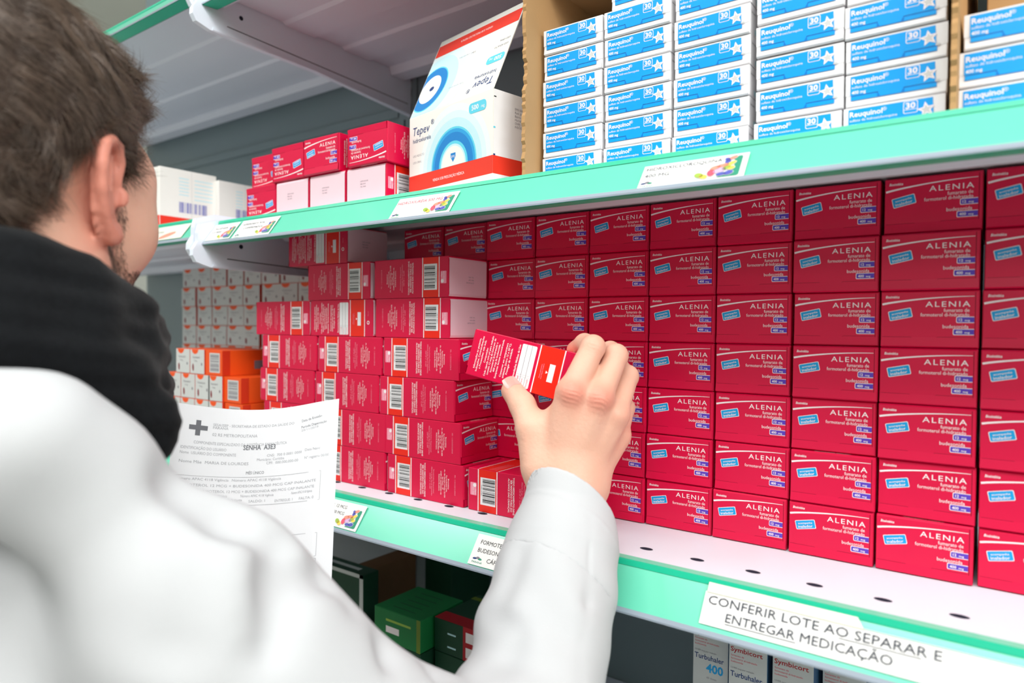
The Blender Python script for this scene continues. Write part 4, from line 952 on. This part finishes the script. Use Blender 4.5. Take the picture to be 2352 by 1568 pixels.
# ---- black scarf
def B2(P, pts, rs, sq=1.0): return chain(P, pts, rs, .004)
sc = lambda L_: [at(*p) for p in L_]
SCF = [ (sc([(-160, 592, .335), (40, 630, .350), (180, 672, .372), (285, 720, .402), (320, 770, .44), (290, 800, .52)]), [.022, .022, .020, .017, .017, .02]),
        (sc([(-160, 665, .328), (20, 705, .345), (190, 750, .368), (310, 790, .398), (345, 822, .43), (300, 860, .52)]), [.023, .023, .020, .0150, .011, .02]),
        (sc([(-160, 745, .322), (20, 772, .340), (180, 812, .362), (305, 850, .390), (352, 872, .415), (330, 900, .48)]), [.024, .022, .019, .0135, .0095, .02]),
        (sc([(-160, 830, .33), (30, 822, .345), (170, 862, .360), (270, 935, .378), (335, 1008, .390)]), [.020, .020, .018, .0145, .0115]),
        (sc([(200, 800, .362), (290, 870, .378), (355, 940, .388), (382, 982, .392)]), [.016, .0145, .0110, .0085]),
        (sc([(120, 800, .350), (230, 880, .366), (320, 965, .382), (362, 1018, .390)]), [.016, .0145, .0120, .0090]) ]
def scarf_fn(P):
    d = None
    for pts, rs in SCF: e = B2(P, pts, rs)*1.0; d = e if d is None else smin(d, e, .006)
    # knit ridges running along the wrap
    L_ = toL(P); d = d+.0005*np.sin((L_[:, 2]*1.0+L_[:, 0]*.28)*520)+.0008*np.sin(L_[:, 2]*235+L_[:, 0]*90+1.3*np.sin(L_[:, 0]*35))
    neckd = elli(L_, (0, -.03, -.175), (.095, .095, .045)); d = smin(d, neckd, .01)
    return smax(d, -(head_fn(P, False)-.001), .003)
slo = np.min([p for pts, _ in SCF for p in pts], 0)-.05; shi = np.max([p for pts, _ in SCF for p in pts], 0)+.05
Vs, Fs = nets(scarf_fn, slo, shi, .0024); pobj('scarf', [(Vs, Fs, 0)], [SCARFM])
# ---- white coat
CUF = J(1306, 1146, .547); CDIR = (WR-ELB)/np.linalg.norm(WR-ELB); CN_ = CDIR+.24*Rt; CN_ /= np.linalg.norm(CN_)
def gauss_line(P, a, b, s): return np.exp(-(cap(P, a, b, 0)/s)**2)
def coat_fn(P, lower=False):
    L_ = toL(P)
    d = elli(L_, (0, -.035, -.43), (.205, .145, .25)); d = smin(d, cap(P, SHL, SHR, .050), .035)
    d = smin(d, cap(P, toW((0, -.05, -.17)), toW((0, -.04, -.30)), .058, .10), .03)
    d = smin(d, cap(P, toW((.05, -.055, -.19)), SHR+Zh*.0, .034, .045), .02)
    d = smin(d, chain(P, [at(-170, 1000, .300), at(60, 1032, .310), at(180, 1100, .325), at(320, 1262, .335)], [.034, .0355, .034, .036], .01), .012)
    arm = chain(P, [at(455, 1405, .345), at(760, 1730, .365), ELB], [.056, .057, .055], .01)
    d = smin(d, arm, .02); d = smin(d, chain(P, [SHL, ELL], [.064, .056]), .02); d = smin(d, chain(P, [ELL, WRL], [.056, .042]), .02)
    fo = chain(P, SLV, SLR, .006)
    s = (P-ELB)@CDIR; u2 = P@Rt
    fo = fo+.0016*np.sin(s*110+u2*70)*np.exp(-((s-.07)/.07)**2)+.0010*np.sin(u2*150+s*35)*np.clip((.2-s)/.1, 0, 1)
    q = (P-CUF)@CN_; fo = smax(fo, q, .0012)
    inner = chain(P, SLV[:4], [.0305, .0312, .036, .038], .004); fo = smax(fo, -np.maximum(inner, -(q+.05)), .0008)
    fo = fo-.0005*np.exp(-((q+.020)/.0015)**2)
    d = smin(d, fo, .006)
    for a, b, sg, am in FOLDS: d = d+am*gauss_line(P, a, b, sg)
    d = d+.0016*np.sin(L_[:, 0]*38+L_[:, 2]*22)*np.sin(L_[:, 1]*30+L_[:, 2]*17)
    return d
FOLDS = [(at(400, 1120, .330), at(520, 1190, .335), .012, .009), (at(520, 1190, .335), at(625, 1262, .345), .011, .010),
         (at(735, 1330, .36), at(640, 1330, .33), .010, .008), (at(640, 1330, .33), at(600, 1480, .32), .014, .010),
         (at(440, 1370, .29), at(400, 1480, .29), .014, .008), (at(150, 1300, .26), at(230, 1480, .27), .018, .009), (at(60, 1200, .27), at(-100, 1330, .26), .02, .007),
         (at(760, 1430, .36), at(700, 1560, .34), .010, .008), (at(880, 1500, .365), at(840, 1600, .35), .010, .007),
         (at(1010, 1545, .39), at(1170, 1490, .43), .009, .010), (at(1170, 1490, .43), at(1240, 1520, .42), .012, .005), (at(1110, 1400, .465), at(1190, 1450, .445), .009, .006),
         (at(1340, 1385, .465), at(1352, 1378, .465), .004, .0025), (at(1352, 1190, .505), at(1345, 1400, .462), .0024, .0016), (at(1345, 1400, .462), at(1335, 1600, .42), .0024, .0014), (at(1200, 1280, .49), at(1160, 1360, .47), .010, .004)]
clo = np.minimum.reduce([SHL, ELB, ELL, toW((-.25, -.2, -.62))])-.09; clo[2] = -.36; chi = np.maximum.reduce([SHR, SHL, CUF, ELB, WRL, toW((.2, .16, -.12))])+.09
Vc, Fc = nets(lambda P: np.maximum(coat_fn(P), ((P-CUF)@CN_)+.058), clo, chi, .0036); Vc = relax(Vc, Fc, 1, .4)
Vk, Fk = nets(lambda P: np.maximum(coat_fn(P), -((P-CUF)@CN_)-.062), CUF-.085, CUF+.075, .0015); Vk = relax(Vk, Fk, 1, .3)
def coatlow(P):
    L_ = toL(P); a = L_.copy(); rx = .20+.03*np.clip((-L_[:, 2]-.6)/.5, 0, 1); d = np.sqrt((L_[:, 0]/rx)**2+((L_[:, 1]+.03)/(rx*.72))**2)*.14-.14
    d = d+.006*np.sin(np.arctan2(L_[:, 1], L_[:, 0])*9)*np.clip((-L_[:, 2]-.6)/.4, 0, 1)
    d = smax(d, L_[:, 2]+.50, .03); return smax(d, -L_[:, 2]-1.12, .004)
Vq, Fq = nets(coatlow, toW((0, 0, -1.15))-.32, toW((0, 0, -.45))+.32, .012)
pobj('white_coat', [(Vc, Fc, 0), (Vk, Fk, 0), (Vq, Fq, 0)], [COATM])
fl_z = -1.35-HC[2]
def legs(P):
    M = mir(toL(P)); d = chain(M, [(.09, -.03, -.85), (.10, -.01, -1.15), (.11, -.03, fl_z+.06)], [.085, .065, .058], .01); return smax(d, fl_z+.03-M[:, 2], .003)
Vg, Fg = nets(legs, toW((0, 0, fl_z))-np.array([.32, .32, .02]), toW((0, 0, -.75))+.3, .012); pobj('trousers', [(Vg, Fg, 0)], [DARKT])
def shoes(P):
    M = mir(toL(P)); d = cap(M, (.11, -.06, fl_z+.04), (.125, .12, fl_z+.032), .042, .036); return smax(d, fl_z+.001-M[:, 2], .004)
Vz, Fz = nets(shoes, toW((0, 0, fl_z))-np.array([.3, .3, .02]), toW((0, 0, fl_z))+np.array([.3, .3, .12]), .008); pobj('shoes', [(Vz, Fz, 0)], [SHOE])
tag(person, 'person in a white coat and black scarf, seen from behind, reaching for a crimson carton', 'person')

# ---------------------------------------------------------------- the carton in the hand
A_, B_, D_ = at(1092, 754, .629), at(1336, 813, .567), at(1068, 853, .629)
ux = (B_-A_)/np.linalg.norm(B_-A_); uz = (A_-D_); uz -= (uz@ux)*ux; uz /= np.linalg.norm(uz); uyb = np.cross(uz, ux)   # points away from the camera
# box local +y -> ux, local +z -> uz, local +x -> -uyb
Mx = Matrix((tuple(-uyb), tuple(ux), tuple(uz))).transposed()
org = A_-uz*AH+uyb*(AW/2)
hb = dup(A0); tag(hb, 'crimson carton held between thumb and fingers, dosage table side out', 'box')
hb.matrix_world = Matrix.Translation(org.tolist()) @ Mx.to_4x4()

# ---------------------------------------------------------------- the paper sheet
P00, P10, P11 = at(405, 924, .585), at(780, 917, .600), at(757, 1440, .545); P01 = P00+(P11-P10)
r = root('paper_sheet', tuple(P00)); O3 = P00
U3 = P10-P00; WS = np.linalg.norm(U3); V3 = P11-P10; HS = np.linalg.norm(V3)
NU, NV = 24, 24; vs_ = []; fs_ = []; nr = np.cross(U3, V3); nr /= np.linalg.norm(nr)
if nr@Fw > 0: nr = -nr
def sheet(u, v): return U3*u+V3*v+nr*(-.010*math.sin(PI*min(u*1.15, 1))*(1-.5*v)+.003*u*(1-v))+Up*(-.006*math.sin(PI*u)*(1-v))
for j in range(NV+1):
    for i in range(NU+1): vs_.append(sheet(i/NU, j/NV))
for j in range(NV):
    for i in range(NU): k = j*(NU+1)+i; fs_.append((k, k+NU+1, k+NU+2, k+1))
b = MB(); b.add(vs_, fs_, PAPER); nv_ = len(vs_)
b.add([p-nr*.0002 for p in vs_], [f[::-1] for f in fs_], PAPER)
FG = mat('faded_ink', (165, 167, 172), .7, .2, .01); DG = mat('dark_grey_ink', (112, 114, 120), .7, .2, .01)
def warp(x, y, l=1): return sheet(x, y)+nr*(.00008*l)
def stext(t, x, y, cap_, m, width=None, rot=0, bold=0):
    v, f = text_geo(t, bold, 0, 1.0); k = cap_/CAPH; w0 = v[:, 0].max()-v[:, 0].min(); kx = (width*WS/w0) if width else k; x00 = v[:, 0].min(); pts = []
    for a, c in v:
        a = (a-x00)*kx; c = c*k; pts.append(warp(x+(a*math.cos(rot)-c*math.sin(rot))/WS, y-(a*math.sin(rot)+c*math.cos(rot))/HS, 2))
    b.add(pts, f, m)
def sline(x0, y0, x1, y1, w_, m):
    n = 10; vs2 = []
    for k in range(n+1):
        x = x0+(x1-x0)*k/n; y = y0+(y1-y0)*k/n; dx = 0 if abs(x1-x0) > abs(y1-y0) else w_/WS; dy = w_/HS if not dx else 0
        vs2 += [warp(x, y, 2), warp(x+dx, y+dy, 2)]
    b.add(vs2, [(2*k, 2*k+1, 2*k+3, 2*k+2) for k in range(n)], m)
for (x0, y0, x1, y1) in ((.085, .092, .19, .114), (.122, .068, .150, .140)):
    b.add([warp(x0, y0, 2), warp(x1, y0, 2), warp(x1, y1, 2), warp(x0, y1, 2)], [(0, 3, 2, 1)], DG)
stext('SESA/ISEP - SECRETARIA DE ESTADO DA SAÚDE DO', .22, .088, .0022, FG, .50); stext('PARANÁ', .22, .102, .0022, FG, .09); stext('02 RS METROPOLITANA', .22, .136, .0026, FG, .27)
stext('COMPONENTE ESPECIALIZADO DA ASSISTÊNCIA FARMACÊUTICA', .12, .178, .0024, FG, .56); stext('SENHA  A3E3', .41, .196, .0040, DG, .20, bold=.02)
stext('Data de Emissão', .77, .085, .0022, DG, .13, .12); stext('Período Dispensação', .77, .115, .0022, DG, .16, .1); stext('20/11/2018', .77, .13, .0018, FG, .11, .1)
stext('IDENTIFICAÇÃO DO USUÁRIO', .05, .205, .0024, FG, .26); stext('Nome  USUÁRIO DO COMPONENTE', .05, .228, .0024, FG, .32); stext('Nome Mãe  MARIA DE LOURDES', .05, .268, .0024, FG, .40)
stext('CNS:  700 0 0001 0000', .56, .232, .0022, FG, .22); stext('Município: Curitiba', .50, .25, .0022, FG, .17); stext('CPF:  000.000.000-00', .56, .268, .0022, FG, .2); stext('Data Nasc:', .80, .225, .0022, FG, .1); stext('Nº registro 00/00', .80, .262, .0022, FG, .15)
stext('MÊS ÚNICO', .44, .312, .0024, DG, .11)
for q in (.325, .455): sline(.03, q, .905, q, .0003, FG)
for q in (.03, .905): sline(q, .325, q, .455, .0003, FG)
for k, (x, w_) in enumerate(((.04, .30), (.36, .30), (.04, .84), (.17, .70), (.20, .14), (.42, .2), (.73, .13))):
    stext('FORMOTEROL 12 MCG + BUDESONIDA 400 MCG CAP INALANTE' if w_ > .5 else 'Número APAC 4118 Vigência', x, [.345, .345, .372, .398, .418, .418, .418][k], .0021, FG, w_)
stext('Responsável  Solicitante', .24, .436, .0021, FG, .19); stext('SALDO: 1', .47, .443, .0021, FG, .1); stext('ENTREGUE: 1', .63, .447, .0021, FG, .11); stext('FALTA: 0', .78, .447, .0021, FG, .09)
for y0, y1 in ((.60, .70), (.71, .86)):
    for q in (y0, y1): sline(.04, q, .90, q, .0003, FG)
    for q in (.04, .90): sline(q, y0, q, y1, .0003, FG)
stext('Assinatura do Responsável', .55, .745, .0021, FG, .27)
part(b, 'sheet', r); tag(r, 'white printed form sheet held beside the scarf, headed with a grey cross', 'paper')
